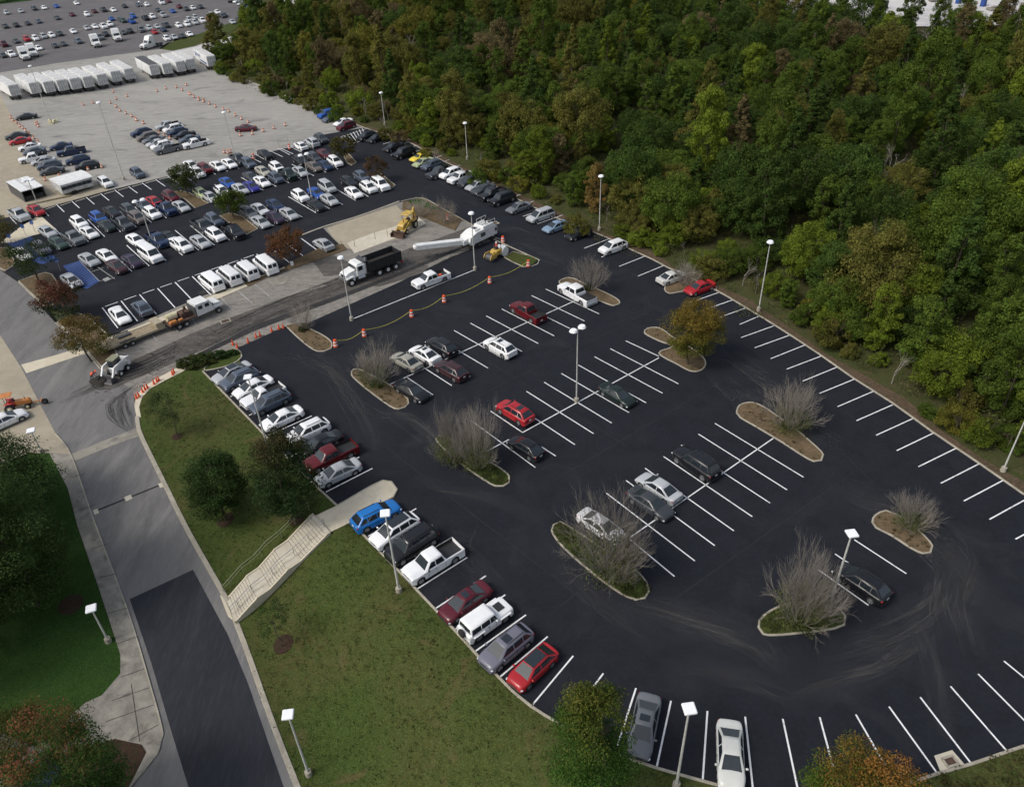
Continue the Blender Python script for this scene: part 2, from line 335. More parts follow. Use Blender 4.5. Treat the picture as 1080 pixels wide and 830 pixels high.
def car_body(t, extra_roof=True):
    """lower body and cabin shell: slot 0 painted, slot 1 dark trim"""
    D = CAR[t]; L, W, Hh, b, r = D['L'], D['W'], D['H'], D['b'], D['r']; m = MB(); hw = W/2; boxy = D.get('boxy')
    wf, wrr = L/2-.86-(.05 if L > 5.5 else 0), -L/2+(.92 if not D.get('bed') else 1.12); ra = r+.055; st = set()
    for x in (wf, wrr):
        for k in range(9): st.add(round(x+ra*math.cos(math.pi*k/8), 4))
    for x in (L/2, L/2-.04, L/2-.12, L/2-.25, L/2-.42, L/2-.62, -L/2+.18, -L/2+.45, D['xa'], (D['xa']+L/2)/2, 0, -.5, D['xd'], -L/2+.3, -L/2+.1, -L/2+.03, -L/2, wf, wrr): st.add(round(x, 4))
    bed = D.get('bed')
    if bed: st |= {round(D['xd']-.06, 4), round(D['xd']-.10, 4), round(-L/2+.07, 4)}; st.discard(round(-L/2+.1, 4)); st.discard(round(-L/2+.03, 4))
    st = sorted(st, reverse=True); rings = []
    for x in st:
        f = abs(x)/(L/2); el = .85 if x > 0 else .6; end = max(0, (abs(x)-(L/2-el))/el)
        if bed and x < 0: end *= .35
        w = hw*(1-(.19 if not boxy else .05)*end**2.6); zl = .22+.10*end**2
        top = D['hf']+(b-D['hf'])*min(1, max(0, (L/2-x)/(L/2-D['xa'])))**.6 if x > D['xa'] else b if x > D['xd'] else b+(D['tail']-b)*min(1, (D['xd']-x)/.3)
        if x > L/2-.2: top -= (.10 if not boxy else .02)*((x-L/2+.2)/.2)**2
        if x < -L/2+.12 and not bed: top -= .06*((-L/2+.12-x)/.12)**2
        za = zl
        for xw in (wf, wrr):
            if abs(x-xw) < ra: za = max(za, r+math.sqrt(max(0, ra*ra-(x-xw)**2)))
        za = min(za, top-.12)
        mid = max(za, min(top-.1, .55)); inb = bed and x <= D['xd']-.099 and x >= -L/2+.069
        pts = [(w*.90,za),(w*.985,za+.02),(w,mid+.02),(w*.985,max(mid+.03,top-.20)),(w*(.94 if not bed else .985),top-.06)]
        pts += [(w-.10,top),(w-.12,.78),(0,.78)] if inb else [(w*.84,top-.005),(w*.5,top+.035),(0,top+.045)] if not bed or x > D['xd'] else [(w-.06,top),(w*.5,top),(0,top)]
        ring = [(x,y,z) for y, z in pts]+[(x,-y,z) for y, z in pts[-2::-1]]; rings.append(ring)
    n = len(rings[0])
    V = [p for R_ in rings for p in R_]; F = []; MI = []
    for i in range(len(rings)-1):
        for k in range(n-1):
            F.append((i*n+k, i*n+k+1, (i+1)*n+k+1, (i+1)*n+k))
            MI.append(1 if bed and st[i] <= D['xd']-.09 and st[i+1] >= -L/2+.06 and k in (6,7,8,5) or k in (0, n-2) else 0)
    k0 = len(m.v); m.add(V, [f for f in F]); m.m = MI
    for i in (0, len(rings)-1):
        c = [(rings[i][k]) for k in range(n)]; m.add(c, [tuple(range(n)) if i == 0 else tuple(range(n-1,-1,-1))])
    m.box((0,0,.46),(L-.5,W-.42,.5),1)                                    # dark underbody seen in the wheel arches
    m.box((L/2-.03,0,.34),(.10,W*.78,.12),1,ch=.02); m.box((-L/2+.03,0,.36),(.10,W*.80,.13),1,ch=.02)
    # cabin shell
    xa, xb, xc, xd, wr = D['xa'], D['xb'], D['xc'], D['xd'], D['wr']; wb = hw*(.945 if boxy or bed else .90); zb = b-.01; ze = Hh-.09
    def ring(x0, x1, w, z, k=.22, c=.86): return [(x0,w*c,z),(x0-k,w,z),(x1+k*.5,w,z),(x1,w*c,z),(x1,-w*c,z),(x1+k*.5,-w,z),(x0-k,-w,z),(x0,-w*c,z)]
    K = .10 if boxy else .20
    R = [ring(xa,xd,wb,zb,K), ring(xb,xc,wr,ze,K*.8), ring(xb-.10,xc+.06,wr-.08,Hh-.02,K*.7), ring(xb-.32,xc+.25,wr-.26,Hh,K*.5)]
    V = [p for q in R for p in q]; F = []
    for i in range(3):
        for k in range(8): F.append((i*8+k, i*8+8+k, i*8+8+(k+1) % 8, i*8+(k+1) % 8))
    F.append(tuple(range(31,23,-1)))
    # crown of the roof
    m.add(V, [f[::-1] for f in F])
    return m, D, (wf, wrr), (xa,xb,xc,xd,wb,wr,zb,ze)
def car_glass(t, geo):
    D = CAR[t]; xa,xb,xc,xd,wb,wr,zb,ze = geo; fr, re, si = MB(), MB(), []
    o = .012
    def on_front(v, y, x0, x1, w0, w1, s): z = zb+(ze-zb)*v; x = x0+(x1-x0)*v; return (x+s*o*1.5, y*(w0+(w1-w0)*v)*.83, z+o)
    for m, x0, x1, s, v0, v1 in ((fr,xa,xb,1,.06,.97),(re,xd,xc,-1,.12,.92)):
        if t == 'van' and s < 0:
            for y0, y1 in ((-.92,-.10),(.10,.92)):
                q = [on_front(v, y, x0,x1,wb,wr,s) for v, y in ((.2,y0),(.2,y1),(.85,y1),(.85,y0))]; m.add(q, [(0,1,2,3) if s < 0 else (3,2,1,0)])
            continue
        q = [on_front(v, y, x0,x1,wb,wr,s) for v, y in ((v0,-1),(v0,1),(v1,1),(v1,-1))]; m.add(q, [(3,2,1,0) if s < 0 else (0,1,2,3)])
    K = .10 if D.get('boxy') else .20
    for sgn in (1,-1):
        m = MB()
        def P(x, v): return (x, sgn*(wb+(wr-wb)*v+o), zb+(ze-zb)*v)
        f0, f1 = xa-K-.04, xb-K*.8-.02; r0, r1 = xd+K*.5+.05, xc+K*.4+.05
        cuts = {'van':[.95,-.1,-1.4],'minivan':[.25,-.85],'suv':[-.15,-1.15],'big_suv':[.0,-1.2],'jeep':[-.1,-1.0],'hatch':[-.15,-1.15]}.get(t, [-.28 if D.get('bed') is None else (.25 if t != 'long_pickup' else .45)])
        if t == 'cab_pickup': cuts = []
        def fx(v): return f0+(f1-f0)*v
        def rx(v): return r0+(r1-r0)*v
        v0, v1 = .08, .88; edges = [None]+cuts+[None]
        for i in range(len(edges)-1):
            A = [(fx(v0),v0),(fx(v1),v1)] if edges[i] is None else [(edges[i]-.035,v0),(edges[i]-.035,v1)]
            B = [(rx(v0),v0),(rx(v1),v1)] if edges[i+1] is None else [(edges[i+1]+.035,v0),(edges[i+1]+.035,v1)]
            q = [P(*A[0]),P(*A[1]),P(*B[1]),P(*B[0])]; m.add(q, [(0,1,2,3) if sgn < 0 else (3,2,1,0)])
        si.append(m)
    return fr, re, si
PROTO = {}
def wheel_mesh(r, w=.22, sides=16):
    m = MB(); n = sides; P = []
    for y, q in ((-w/2,r*.9),(-w/2+.03,r),(w/2-.03,r),(w/2,r*.9)):
        for i in range(n): a = 2*math.pi*i/n; P.append((q*math.cos(a),y,q*math.sin(a)))
    F = [tuple(range(n)), tuple(range(4*n-1,3*n-1,-1))]
    for k in range(3):
        for i in range(n): F.append((k*n+i,(k+1)*n+i,(k+1)*n+(i+1) % n,k*n+(i+1) % n))
    m.add(P, [f[::-1] for f in F]); return m
def rim_mesh(r, side):
    m = MB(); n = 12; y = side*.115
    m.cyl((0,y-side*.02,0),(0,y,0),r*.64,r*.60,n)
    for i in range(5):
        a = 2*math.pi*i/5+.3; m.box((math.cos(a)*r*.36,y+side*.004,math.sin(a)*r*.36),(r*.22,.02,r*.22),1,ry=-a)
    return m
def make_car(t, lod):
    key = (t, lod)
    if key in PROTO: return PROTO[key]
    m, D, wx, geo = car_body(t); fr, re, si = car_glass(t, geo); L, W, r = D['L'], D['W'], D['r']; hw = W/2; b = D['b']
    zt = D['hf']-.14; za = D['tail']-.14
    if lod == 2:
        for q, mi in ((fr,2),(re,2),(si[0],2),(si[1],2)): m.add(q.v, q.f, mi)
        for x in wx:
            for s_ in (1,-1):
                w = wheel_mesh(r,.22,10); m.add([(v[0]+x,v[1]+s_*(hw-.12),v[2]+r) for v in w.v], w.f, 3); m.cyl((x,s_*(hw-.02),r),(x,s_*(hw+.005),r),r*.55,n=8,mi=4)
        o = m.build('parked_car', ['car_paint','black_plastic','glass_dark','tyre','rim'], smooth=True)
    else:
        root = bpy.data.objects.new('parked_car', None); COL.objects.link(root); root.empty_display_size = .3
        if t in ('suv','big_suv','minivan') and lod == 0:
            for s_ in (1,-1): m.box(((D['xb']+D['xc'])/2-.1,s_*(D['wr']-.14),D['H']+.03),(abs(D['xb']-D['xc'])-.5,.045,.05),1,ch=.01)
        o = m.build('body', ['car_paint','black_plastic'], root, True)
        fr.build('windshield', 'glass_light', root); re.build('rear_window', 'glass_dark', root)
        for q in si: q.build('side_windows', 'glass_dark', root)
        for x in wx:
            for s_ in (1,-1):
                w = wheel_mesh(r).build('wheel', 'tyre', root, True); w.location = (x, s_*(hw-.12), r)
                if lod == 0: rim_mesh(r, s_).build('rim', ['rim','rim_dark'], w)
                else: MB().cyl((0,s_*.10,0),(0,s_*.125,0),r*.62,n=10).build('rim', 'rim', w)
        boxy = D.get('boxy')
        for s_ in (1,-1):
            h = MB()
            if boxy: h.cyl((L/2-.05,s_*hw*.62,zt-.05),(L/2+.02,s_*hw*.62,zt-.05),.11,n=10)
            else: h.box((L/2-.17,s_*(hw*.76),zt-.02),(.18,.34,.13),rz=-s_*.5,ch=.02)
            h.build('headlight', 'headlamp', root)
            h = MB().box((-L/2+(.13 if not D.get('bed') else .035),s_*(hw*(.76 if not D.get('bed') else .90)),za-(.05 if not D.get('bed') else .10)),(.16 if not D.get('bed') else .09,.26 if not D.get('bed') else .14,.15 if not D.get('bed') else .24),rz=s_*(.38 if not D.get('bed') else 0),ch=.02); h.build('tail_light', 'tail_red', root)
            if lod == 0:
                MB().box((geo[0]-.30,s_*(hw+.09),b+.06),(.14,.20,.13),ch=.03).build('wing_mirror', 'black_plastic' if t in ('van','pickup') else 'car_paint', root, True)
        if lod == 0:
            g = MB().box((L/2-.012,0,zt-.05),(.05,W*(.42 if not boxy else .5),.15),ch=.015)
            g.build('grille', 'black_plastic', root)
            MB().box((-L/2-.005,0,za-.16 if not D.get('bed') else .62),(.02,.32,.15)).build('licence_plate', 'plate', root)
            s = MB()
            for s_ in (1,-1):   # door gaps and handles
                for x in ([geo[0]-.32, -.28 if not D.get('bed') else .25, -1.05] if not D.get('bed') else [geo[0]-.3,.25,geo[3]+.1]):
                    s.box((x,s_*(hw*.998),(.40+b-.14)/2),(.018,.012,b-.14-.40))
                s.box((geo[0]-1.05,s_*hw*.995,b-.17),(.16,.03,.03)); s.box((0,s_*hw*1.0,.30),(L-2*(L/2-wx[0])-.9,.015,.05))
            s.build('door_trim', 'black_plastic', root)
        o = root
    o.location = (0,-500,-200); PROTO[key] = o; return o
COLS = dict(white=(.80,.81,.82), silver=(.40,.42,.44), grey=(.13,.14,.155), dark_grey=(.045,.05,.058), black=(.013,.014,.017), red=(.36,.016,.022), maroon=(.085,.009,.018), dark_red=(.115,.010,.013),
  blue=(.012,.075,.33), bright_blue=(.015,.17,.52), light_blue=(.20,.29,.40), navy=(.014,.028,.075), slate=(.075,.095,.13), green=(.03,.055,.045), dark_green=(.014,.024,.022), pale_green=(.38,.43,.25),
  beige=(.36,.35,.30), bronze=(.13,.11,.10), yellow=(.70,.55,.05), violet_grey=(.15,.15,.19), purple=(.035,.022,.045), indigo=(.03,.03,.25), pearl=(.62,.63,.60), brown_red=(.045,.018,.022))
WORD = dict(dark_grey='dark grey', dark_red='dark red', bright_blue='bright blue', light_blue='pale blue', dark_green='dark green', pale_green='pale yellow green', violet_grey='violet grey', slate='slate blue', indigo='deep violet blue', pearl='off white', brown_red='dark maroon brown')
KIND = dict(sedan='sedan', coupe='low sports coupe', hatch='hatchback', suv='SUV', big_suv='large SUV', minivan='minivan', pickup='pickup truck', long_pickup='long pickup truck', cab_pickup='small pickup truck', van='passenger van', jeep='boxy off-roader')
CATS = dict(pickup='pickup truck', long_pickup='pickup truck', cab_pickup='pickup truck', van='van', minivan='minivan', suv='SUV', big_suv='SUV')
NAMES = dict(pickup='pickup_truck', long_pickup='pickup_truck', cab_pickup='pickup_truck', van='passenger_van', minivan='minivan', suv='suv', big_suv='suv', hatch='hatchback', coupe='sports_car', jeep='off_road_car', sedan='sedan')
def set_color(o, c):
    o.color = (*c, 1)
    for ch in o.children: set_color(ch, c)
ORD = ['', 'first','second','third','fourth','fifth','sixth','seventh','eighth','ninth','tenth','eleventh','twelfth','thirteenth','fourteenth','fifteenth']
def place_car(t, c, px, py, dx, dy, lod, up=None):
    p = make_car(t, lod); o = copy_tree(p); h = CAR[t]['H']*.48 if up is None else up
    P = G(px, py, h); a = heading(px, py, dx, dy, h)
    o.name = NAMES[t]
    o.location = P; o.rotation_euler = (0,0,a); o.scale = (random.uniform(.97,1.03),1,random.uniform(.97,1.03)); cc = COLS[c]; k = random.uniform(.9, 1.1); set_color(o, tuple(v*k for v in cc)); return o
USED = {}
def car_row(phrase, group, lod, cars, dvec, win=None):
    """cars: (type, colour, x, y[, dx, dy][, note]) in the view, left to right; labels say colour, kind and neighbours"""
    L = []
    for c in cars:
        t, col, x, y = c[:4]
        if win: x = win[0]+x/win[2]; y = win[1]+y/win[2]
        d = dvec; note = None
        for e in c[4:]:
            if isinstance(e, tuple): d = e
            elif e == 'r': d = (-dvec[0], -dvec[1])
            else: note = e
        L.append([t, col, x, y, d, note])
    L.sort(key=lambda q: q[2]+q[3]*.02)
    word = lambda q: WORD.get(q[1], q[1])+' '+KIND[q[0]]
    names = [word(q) for q in L]; out = []
    for i, q in enumerate(L):
        o = place_car(q[0], q[1], q[2], q[3], q[4][0], q[4][1], lod)
        if q[5]: lab = q[5]
        elif names.count(names[i]) == 1: lab = f'the only {names[i]} {phrase}'
        else:
            same = [j for j in range(len(L)) if names[j] == names[i]]; k = same.index(i)+1
            lab = f'{ORD[k]} {names[i]} from the left {phrase}' if k < len(ORD) and (k < len(same) or k < 3) else f'rightmost {names[i]} {phrase}'
        tag(o, lab, CATS.get(q[0], 'car'), group); out.append(o); USED[lab] = USED.get(lab, 0)+1
    return out
def top_panel(o, t, x0, x1, w, dz=.012, name='sunroof', z=None, mat='glass_dark'):
    D = CAR[t]; zz = D['H'] if z is None else z
    MB().box(((x0+x1)/2,0,zz+dz),(abs(x1-x0),w,.02),ch=.006).build(name, mat, o)
def find(lst, px): return min(lst, key=lambda o: abs(PX(o.location+Vector((0,0,.7)))[0]-px))
def PX(P):
    v = P-Vector((0,0,CH)); return (540+FPX*v.dot(RR)/v.dot(Fv), 415-FPX*v.dot(UU)/v.dot(Fv))
# --- rows of the new car park
car_row('in the row along the wood', 'cars parked in the row along the wood', 1, [
 ('suv','black',386.8,143.2),('sedan','black',397.4,145.4,'black sedan with white sunshade in its windscreen beside the wood'),('sedan','black',414.8,154.8),('big_suv','black',425.8,160.8),
 ('coupe','yellow',442.6,166),('sedan','pale_green',446.5,171),('suv','slate',455.5,173.5),('pickup','dark_grey',464,181),('suv','white',475.5,182.3),('pickup','white',486,186.3),
 ('suv','dark_grey',495,191),('sedan','silver',503.2,195.2),('sedan','dark_grey',510,199.3),('pickup','black',519.5,203.6),('big_suv','black',529.5,208.8),
 ('sedan','grey',547,218.5),('minivan','silver',570.3,226.6),('sedan','light_blue',586.6,238.3),('sedan','black',610.5,246),('suv','white',646.7,259.8),('sedan','pearl',708.5,292,'r'),('sedan','red',738,302.5)], (-2.1,.75))
KA = car_row('in the kerb row above the footpath', 'cars parked nose in along the lawn above the footpath', 0, [
 ('sedan','silver',244,392.5),('suv','slate',252.5,399),('sedan','white',266.6,407.5),('cab_pickup','white',277,416,'white pickup with black bed in the kerb row above the footpath'),('suv','slate',284.5,423),
 ('sedan','white',297.2,440.4),('suv','white',325,453.5),('sedan','black',338,466.5),('pickup','dark_red',348.5,479.5),('sedan','silver',356.4,497.6)], (-2.05,.95))
KB = car_row('in the kerb row below the footpath', 'cars parked along the lawn below the footpath', 0, [
 ('suv','bright_blue',396.2,542.6,(2.2,-1.1)),('suv','white',416.2,558.5,(-2,1.25)),('big_suv','black',434.5,572.5,(-2,1.25)),('pickup','white',456.5,590.5,(-2,1.2)),
 ('sedan','maroon',490.5,633.8,(-2,1.4)),('jeep','white',511.8,652,(2,-1.4)),('suv','violet_grey',533.8,681.5,(-1.95,1.6)),('hatch','red',562,702.3,(-1.85,1.75)),
 ('sedan','grey',679.3,764,(-.5,2.4)),('sedan','pearl',770.5,794.5,(.1,2.4))], (-2,1.2))
KC = car_row('in the island row nearest the striped barrels', 'cars in the island row nearest the barrels', 0, [
 ('sedan','beige',428.5,380.2),('sedan','white',448,373.2),('suv','black',465.8,364.5),('sedan','black',434,411.4,'r'),('suv','brown_red',475.8,389.6),('suv','white',527.2,365.4),
 ('pickup','dark_red',556.5,327.8),('long_pickup','white',608.2,308.3,'white pickup with tools in its bed in the island row nearest the barrels')], (-2.0,-1.12))
KD = car_row('in the middle island row', 'cars in the middle island row', 0, [
 ('suv','red',543.4,433.4),('hatch','black',554.8,471),('sedan','dark_green',651.2,415.6,'r')], (-2,-1.2))
KE = car_row('in the island row by the big bare tree', 'cars in the island row by the big bare tree', 0, [
 ('sedan','white',634,554,'r'),('sedan','dark_grey',686,530,'r'),('sedan','silver',695,513.5),('big_suv','black',734.5,486.7)], (-1.95,-1.3))
car_row('alone beside the pointed island', None, 0, [('suv','black',909,613.5,'black SUV parked alone beside the pointed planting island on the right')], (-1.9,-1.25))
top_panel(find(KB,562),'hatch',.50,-1.0,1.02,name='glass_roof'); top_panel(find(KB,416),'suv',.5,-1.4,1.08,name='glass_roof'); top_panel(find(KB,534),'suv',.25,-.45,.75); top_panel(find(KB,490),'sedan',.2,-.35,.72); top_panel(find(KB,679),'sedan',.15,-.35,.72)
top_panel(find(KC,448),'sedan',.15,-.35,.72); top_panel(find(KD,543),'suv',-.5,-1.15,.8); top_panel(find(KC,527),'suv',.2,-.4,.7); top_panel(find(KA,244),'sedan',.35,-.75,1.0,name='black_roof')
j = find(KB,512); top_panel(j,'jeep',1.75,1.05,.85,.05,'hood_panel',1.14,'black_plastic')
q = wheel_mesh(.38,.24).build('spare_wheel','tyre',j,True); q.rotation_euler = (0,0,math.pi/2); q.location = (-2.38,0,1.05)
for s_ in (1,-1): MB().box((1.38,s_*.93,.93),(1.1,.26,.07),ch=.02).box((-1.33,s_*.93,.93),(1.1,.26,.07),ch=.02).build('fender_flare','car_paint',j,color=COLS['white'])
o = place_car('pickup', 'white', 454.3, 293.2, -2, .72, 0); tag(o, 'white pickup carrying an orange lamp in its bed, beside the long painted line', 'pickup truck')
MB().box((-1.5,.2,.95),(.5,.4,.3),ch=.05).build('warning_lamp', 'orange_vinyl', o)
# --- north car park rows
V1 = (1.9,1.25)
car_row('in the bay row under the white shelter', 'cars in the far side bays of the north car park', 1, [
 ('pickup','silver',19.9,225.7),('sedan','red',38,221.8),('sedan','white',201.7,174.1),('suv','white',208,181.8),('suv','dark_red',216,177.5),('sedan','white',229.6,175),('sedan','white',241.7,172.2),('pickup','dark_grey',251.3,167.5),
 ('suv','slate',261.4,171.5),('sedan','black',279.3,162.3),('sedan','white',317.3,153.6,(-1.9,-1.2)),('suv','silver',329.4,149.8,(-1.9,-1.2)),('suv','dark_grey',338.5,146)], (1.9,1.15))
car_row('in the upper north double row', 'cars in the upper north double row', 1, [
 ('sedan','silver',50,243.8),('sedan','green',61.4,256),('pickup','grey',77,250),('suv','white',83.1,234.2),('sedan','white',94,245),('suv','blue',103.6,229.3),('sedan','dark_green',112.3,237.5),('sedan','black',118,223.5),('pickup','dark_grey',129.5,235),
 ('suv','dark_grey',136.2,221.4),('suv','bronze',144.6,229.2),('sedan','slate',152.1,216),('suv','white',160,224),('sedan','red',163,212.3),('pickup','navy',175.6,219.3),('suv','maroon',180,207),('sedan','silver',191,217.3),
 ('hatch','pale_green',211.8,203.3),('sedan','silver',221.6,207.3),('hatch','white',233.5,200.6),('sedan','blue',239.7,192.4),('sedan','silver',253.5,199),('sedan','indigo',265,196.6),('sedan','dark_grey',264.5,186.4),('sedan','white',276.3,191.4),
 ('sedan','beige',277.3,180.2),('suv','slate',290.8,187),('suv','white',291.8,176.2),('pickup','dark_green',303.6,183),('sedan','silver',316.8,180.8),('suv','black',316.8,169.3),('sedan','bronze',331.5,175.5),('suv','dark_grey',331.3,166),('sedan','navy',343,174.2),('sedan','maroon',341.9,162),('suv','white',353.2,170)], V1)
car_row('in the lower north double row', 'cars in the lower north double row', 1, [
 ('sedan','silver',94,273.5),('sedan','white',112.6,269.7),('sedan','brown_red',123.2,280.8),('sedan','purple',139.3,274.8),('sedan','white',143.2,252.8),('van','white',158,266.8,'white passenger van, largest vehicle in the lower north double row'),
 ('pickup','navy',166.4,252),('sedan','black',178.8,250),('sedan','white',187.5,257),('suv','white',192.3,258.3,'white hatch backed crossover beside a silver sedan in the lower north double row'),('sedan','silver',211.3,254.6),('suv','white',227.4,247),('pickup','dark_grey',213.4,237.6),('suv','slate',225.5,231.3),('pickup','black',246.6,243.2),
 ('suv','grey',262,224),('sedan','white',274,220.4),('sedan','silver',275,233.8),('sedan','navy',290,216),('sedan','purple',290.2,229),('sedan','silver',304.8,225.2),('suv','white',316.6,206),('sedan','blue',333.4,203.3),('minivan','silver',344.8,196.2),
 ('sedan','silver',347.4,210.3),('sedan','black',333.4,216.2),('suv','black',368,192),('suv','slate',381.4,186),('sedan','white',373.1,202.8),('suv','white',388.5,197),('big_suv','white',401,193.8)], V1)
car_row('in the accessible bays by the road', 'cars in the accessible bays by the road', 1, [
 ('suv','violet_grey',42.8,261),('sedan','pearl',22.9,267.5),('sedan','silver',75.3,295.4)], (1.8,1.35))
car_row('in the bays above the flatbed truck', 'vehicles in the bays above the flatbed truck', 1, [
 ('sedan','white',126.2,332,(1.6,1.75)),('sedan','slate',149.8,324,(-1.6,-1.7)),('sedan','silver',341.4,257.2,(-1.9,-1.2))], (1.7,1.6))
car_row('parked in the van row', 'white passenger vans parked side by side', 1, [
 ('van','white',222.5,295.8,'leftmost of the four white passenger vans parked side by side'),('van','white',241.2,289.8,'second from the left of the four white passenger vans'),('van','white',259.9,284.3,'third from the left of the four white passenger vans'),
 ('van','white',279.8,278.2,'rightmost white van of the four, with black roof racks')], (-1.85,-1.45))
# --- concrete yard
car_row('in the left block of the concrete yard', 'cars in the left block of the concrete yard', 2, [
 ('sedan','black',27.7,122.9,(-2,.25)),('sedan','dark_grey',17,143),('sedan','red',21,148.4),('sedan','white',31.3,154.8),('sedan','slate',36,159.3),('pickup','white',35,166),('sedan','silver',45.8,169.6),('suv','slate',51.8,174),
 ('sedan','dark_grey',54.8,180),('sedan','navy',64.2,154),('pickup','navy',74.8,158.8),('suv','navy',82,168.5),('suv','black',91.8,174.5)], (-2,.35))
car_row('in the right block of the concrete yard', 'cars in the right block of the concrete yard', 2, [
 ('suv','navy',149,139.5),('suv','bronze',155.5,144),('sedan','grey',161.4,147),('sedan','silver',165.5,150.6),('suv','white',170.5,153.3),('pickup','grey',177,156.4),('pickup','silver',177,131.8),('suv','white',182.6,135.4),('suv','navy',187,139),
 ('sedan','black',194.2,142),('sedan','slate',199.4,146.3),('pickup','white',205.9,150.8)], (-2,.45))
car_row('standing alone in the concrete yard', 'single cars in the concrete yard', 2, [
 ('suv','white',110.8,191.6,(1.8,1.3)),('suv','slate',144.6,181.9,(1.8,1.3)),('sedan','maroon',259.4,135.2,(2,-.1)),('suv','blue',344.5,120),('sedan','slate',349.5,124.3),('sedan','white',361.8,128.6),('suv','maroon',365,132.6)], (-2,.6))

random.seed(7)
FAR = [('silver',6.6,13.3),('silver',21.7,11.8),('dark_grey',36.1,9.0),('white',46.4,8.2),('blue',59.4,6.6),('white',80.5,3.4),('dark_grey',5.4,27.7),('black',16.9,26.5),('black',28.9,24.7),('slate',40.4,22.7),('dark_grey',60.2,19.0),('maroon',75.9,15.4),('white',91.6,15.1),('maroon',99.4,12.0),('dark_grey',109.0,10.2),('white',119.3,10.6),('maroon',3.6,46.4),('dark_grey',16.6,43.4),('red',28.0,41.0),('white',37.1,40.4),('silver',45.8,38.3),('white',54.2,37.1),('dark_grey',62.7,35.5),('white',77.1,33.1),('silver',91.6,29.5),('white',100.0,28.0),('white',109.0,27.5),('white',115.7,25.5),('blue',117.5,19.9),('green',127.7,20.7),('dark_grey',3.0,58.4),('white',11.4,56.6),('white',40.4,50.6),('dark_grey',57.8,48.2),('dark_grey',66.3,46.4),('slate',82.5,43.4),('grey',104.8,39.2),('black',111.4,36.1),('black',131.1,6.6),('slate',146.1,5.4),('white',154.6,4.8),('white',170.2,2.4),('maroon',177.5,1.2),('maroon',188.9,7.0),('blue',181.9,11.7),('dark_grey',196.1,9.4),('white',203.4,8.4),('dark_grey',211.2,7.2),('dark_grey',166.4,10.8),('silver',171.7,15.7),('green',129.9,21.7),('blue',138.9,22.3),('blue',140.1,17.1),('black',153.4,19.0),('white',160.6,17.5),('dark_grey',129.9,34.3),('black',137.1,32.8),('grey',148.6,31.1),('silver',157.2,29.5),('silver',165.8,28.0),('red',163.0,33.7),('navy',172.3,31.3),('dark_grey',175.1,26.5),('white',188.3,26.7),('white',197.0,25.5),('silver',205.5,23.7),('silver',205.8,18.3),('silver',199.4,20.7),('white',213.4,21.4),('red',220.2,20.2),('silver',222.7,15.7),('white',229.3,12.7),('black',236.3,15.9),('grey',220.8,28.9),('white',175.7,40.4),('silver',183.5,39.2),('dark_grey',191.9,38.0),('white',199.8,35.9),('white',249.9,1.2),('black',245.7,0.2),('silver',254.7,3.6),('dark_green',258.7,5.1),('blue',264.3,6.5),('black',234.8,16.9),('dark_grey',252.9,20.5),('silver',245.1,23.1)]
bands = [18,31,38,45,50,99]; names_ = ['in the topmost row of the far lot','in the second row of the far lot','in the third row of the far lot','in the fourth row of the far lot','in the fifth row of the far lot','in the nearest row of the far lot']
for bi, ph in enumerate(names_):
    lo = bands[bi-1] if bi else -9
    L = []
    for c, x, y in FAR:
        if lo <= y+x*.115 < bands[bi]: L.append((random.choice(['sedan','sedan','suv','suv','hatch','pickup'] if bi != 0 else ['sedan','suv']), c, x, y, (1.6 if x < 230 or y > 10 else -1.6, .95 if x < 230 or y > 10 else .5)))
    car_row(ph, 'cars parked in the far lot', 2, L, (1.6,.95))
# ------------------------------------------------------------------ the ground
def base_ground():
    xs = [-3000,-1500,-800,-500,-350]+[i for i in range(-250,260,5)]+[300,350,500,800,1500,3000]; ys = [-200,-60]+[i for i in range(0,420,5)]+[450,500,600,800,1200,2000,4000,8000]
    V = [(x,y,H(x,y)-.45) for y in ys for x in xs]; nx = len(xs)
    F = [(j*nx+i,j*nx+i+1,(j+1)*nx+i+1,(j+1)*nx+i) for j in range(len(ys)-1) for i in range(nx-1)]
    me = bpy.data.meshes.new('ground'); me.from_pydata(V,[],F); me.materials.append(MATS['far_field']); o = bpy.data.objects.new('ground',me); COL.objects.link(o); tag(o,kind='structure')
base_ground()
woodk = [(231,72),(268,88),(315,106),(352,121),(384,135),(430,150),(461,167),(515,193),(545,210),(584,229),(611,240),(640,251),(664,263),(688,274),(705,283),(753,305.5),(780,321),(818,344),(864,374),(901,400),(942,426),(982,455),(1031,488),(1080,522)]
off_r = [(1160,585),(1190,640),(1170,700),(1120,755),(1080,787)]
botk = [(1059,794),(1024,806),(989,816),(945,830),(900,838),(850,838),(800,834),(760,829),(740,823.6),(692,810),(663,800),(640,789),(591,764),(560,745),(539,727.6),(507.7,696),(476,661),(423,605),(380,561),(372,551),(356,534),(331,511),(278,458),(214,392)]
sheet('forest_floor', woodk+[(1170,585),(1500,560),(1500,60),(1100,0),(800,-40),(500,-60),(300,-20),(235,40)], -.02, 'forest_floor', 4)
sheet('gravel_yard', [(770,-60),(1500,-60),(1500,120),(1180,52),(1080,38),(900,32),(800,16)], .35, 'gravel', 8)
sheet('access_road', [(170,58),(206,50),(241,40),(266,30),(284,17),(299,-4),(320,-30),(360,-30),(330,-4),(312,10),(295,25),(272,36),(246,46),(224,54),(200,62)], .12, 'gravel', 3)
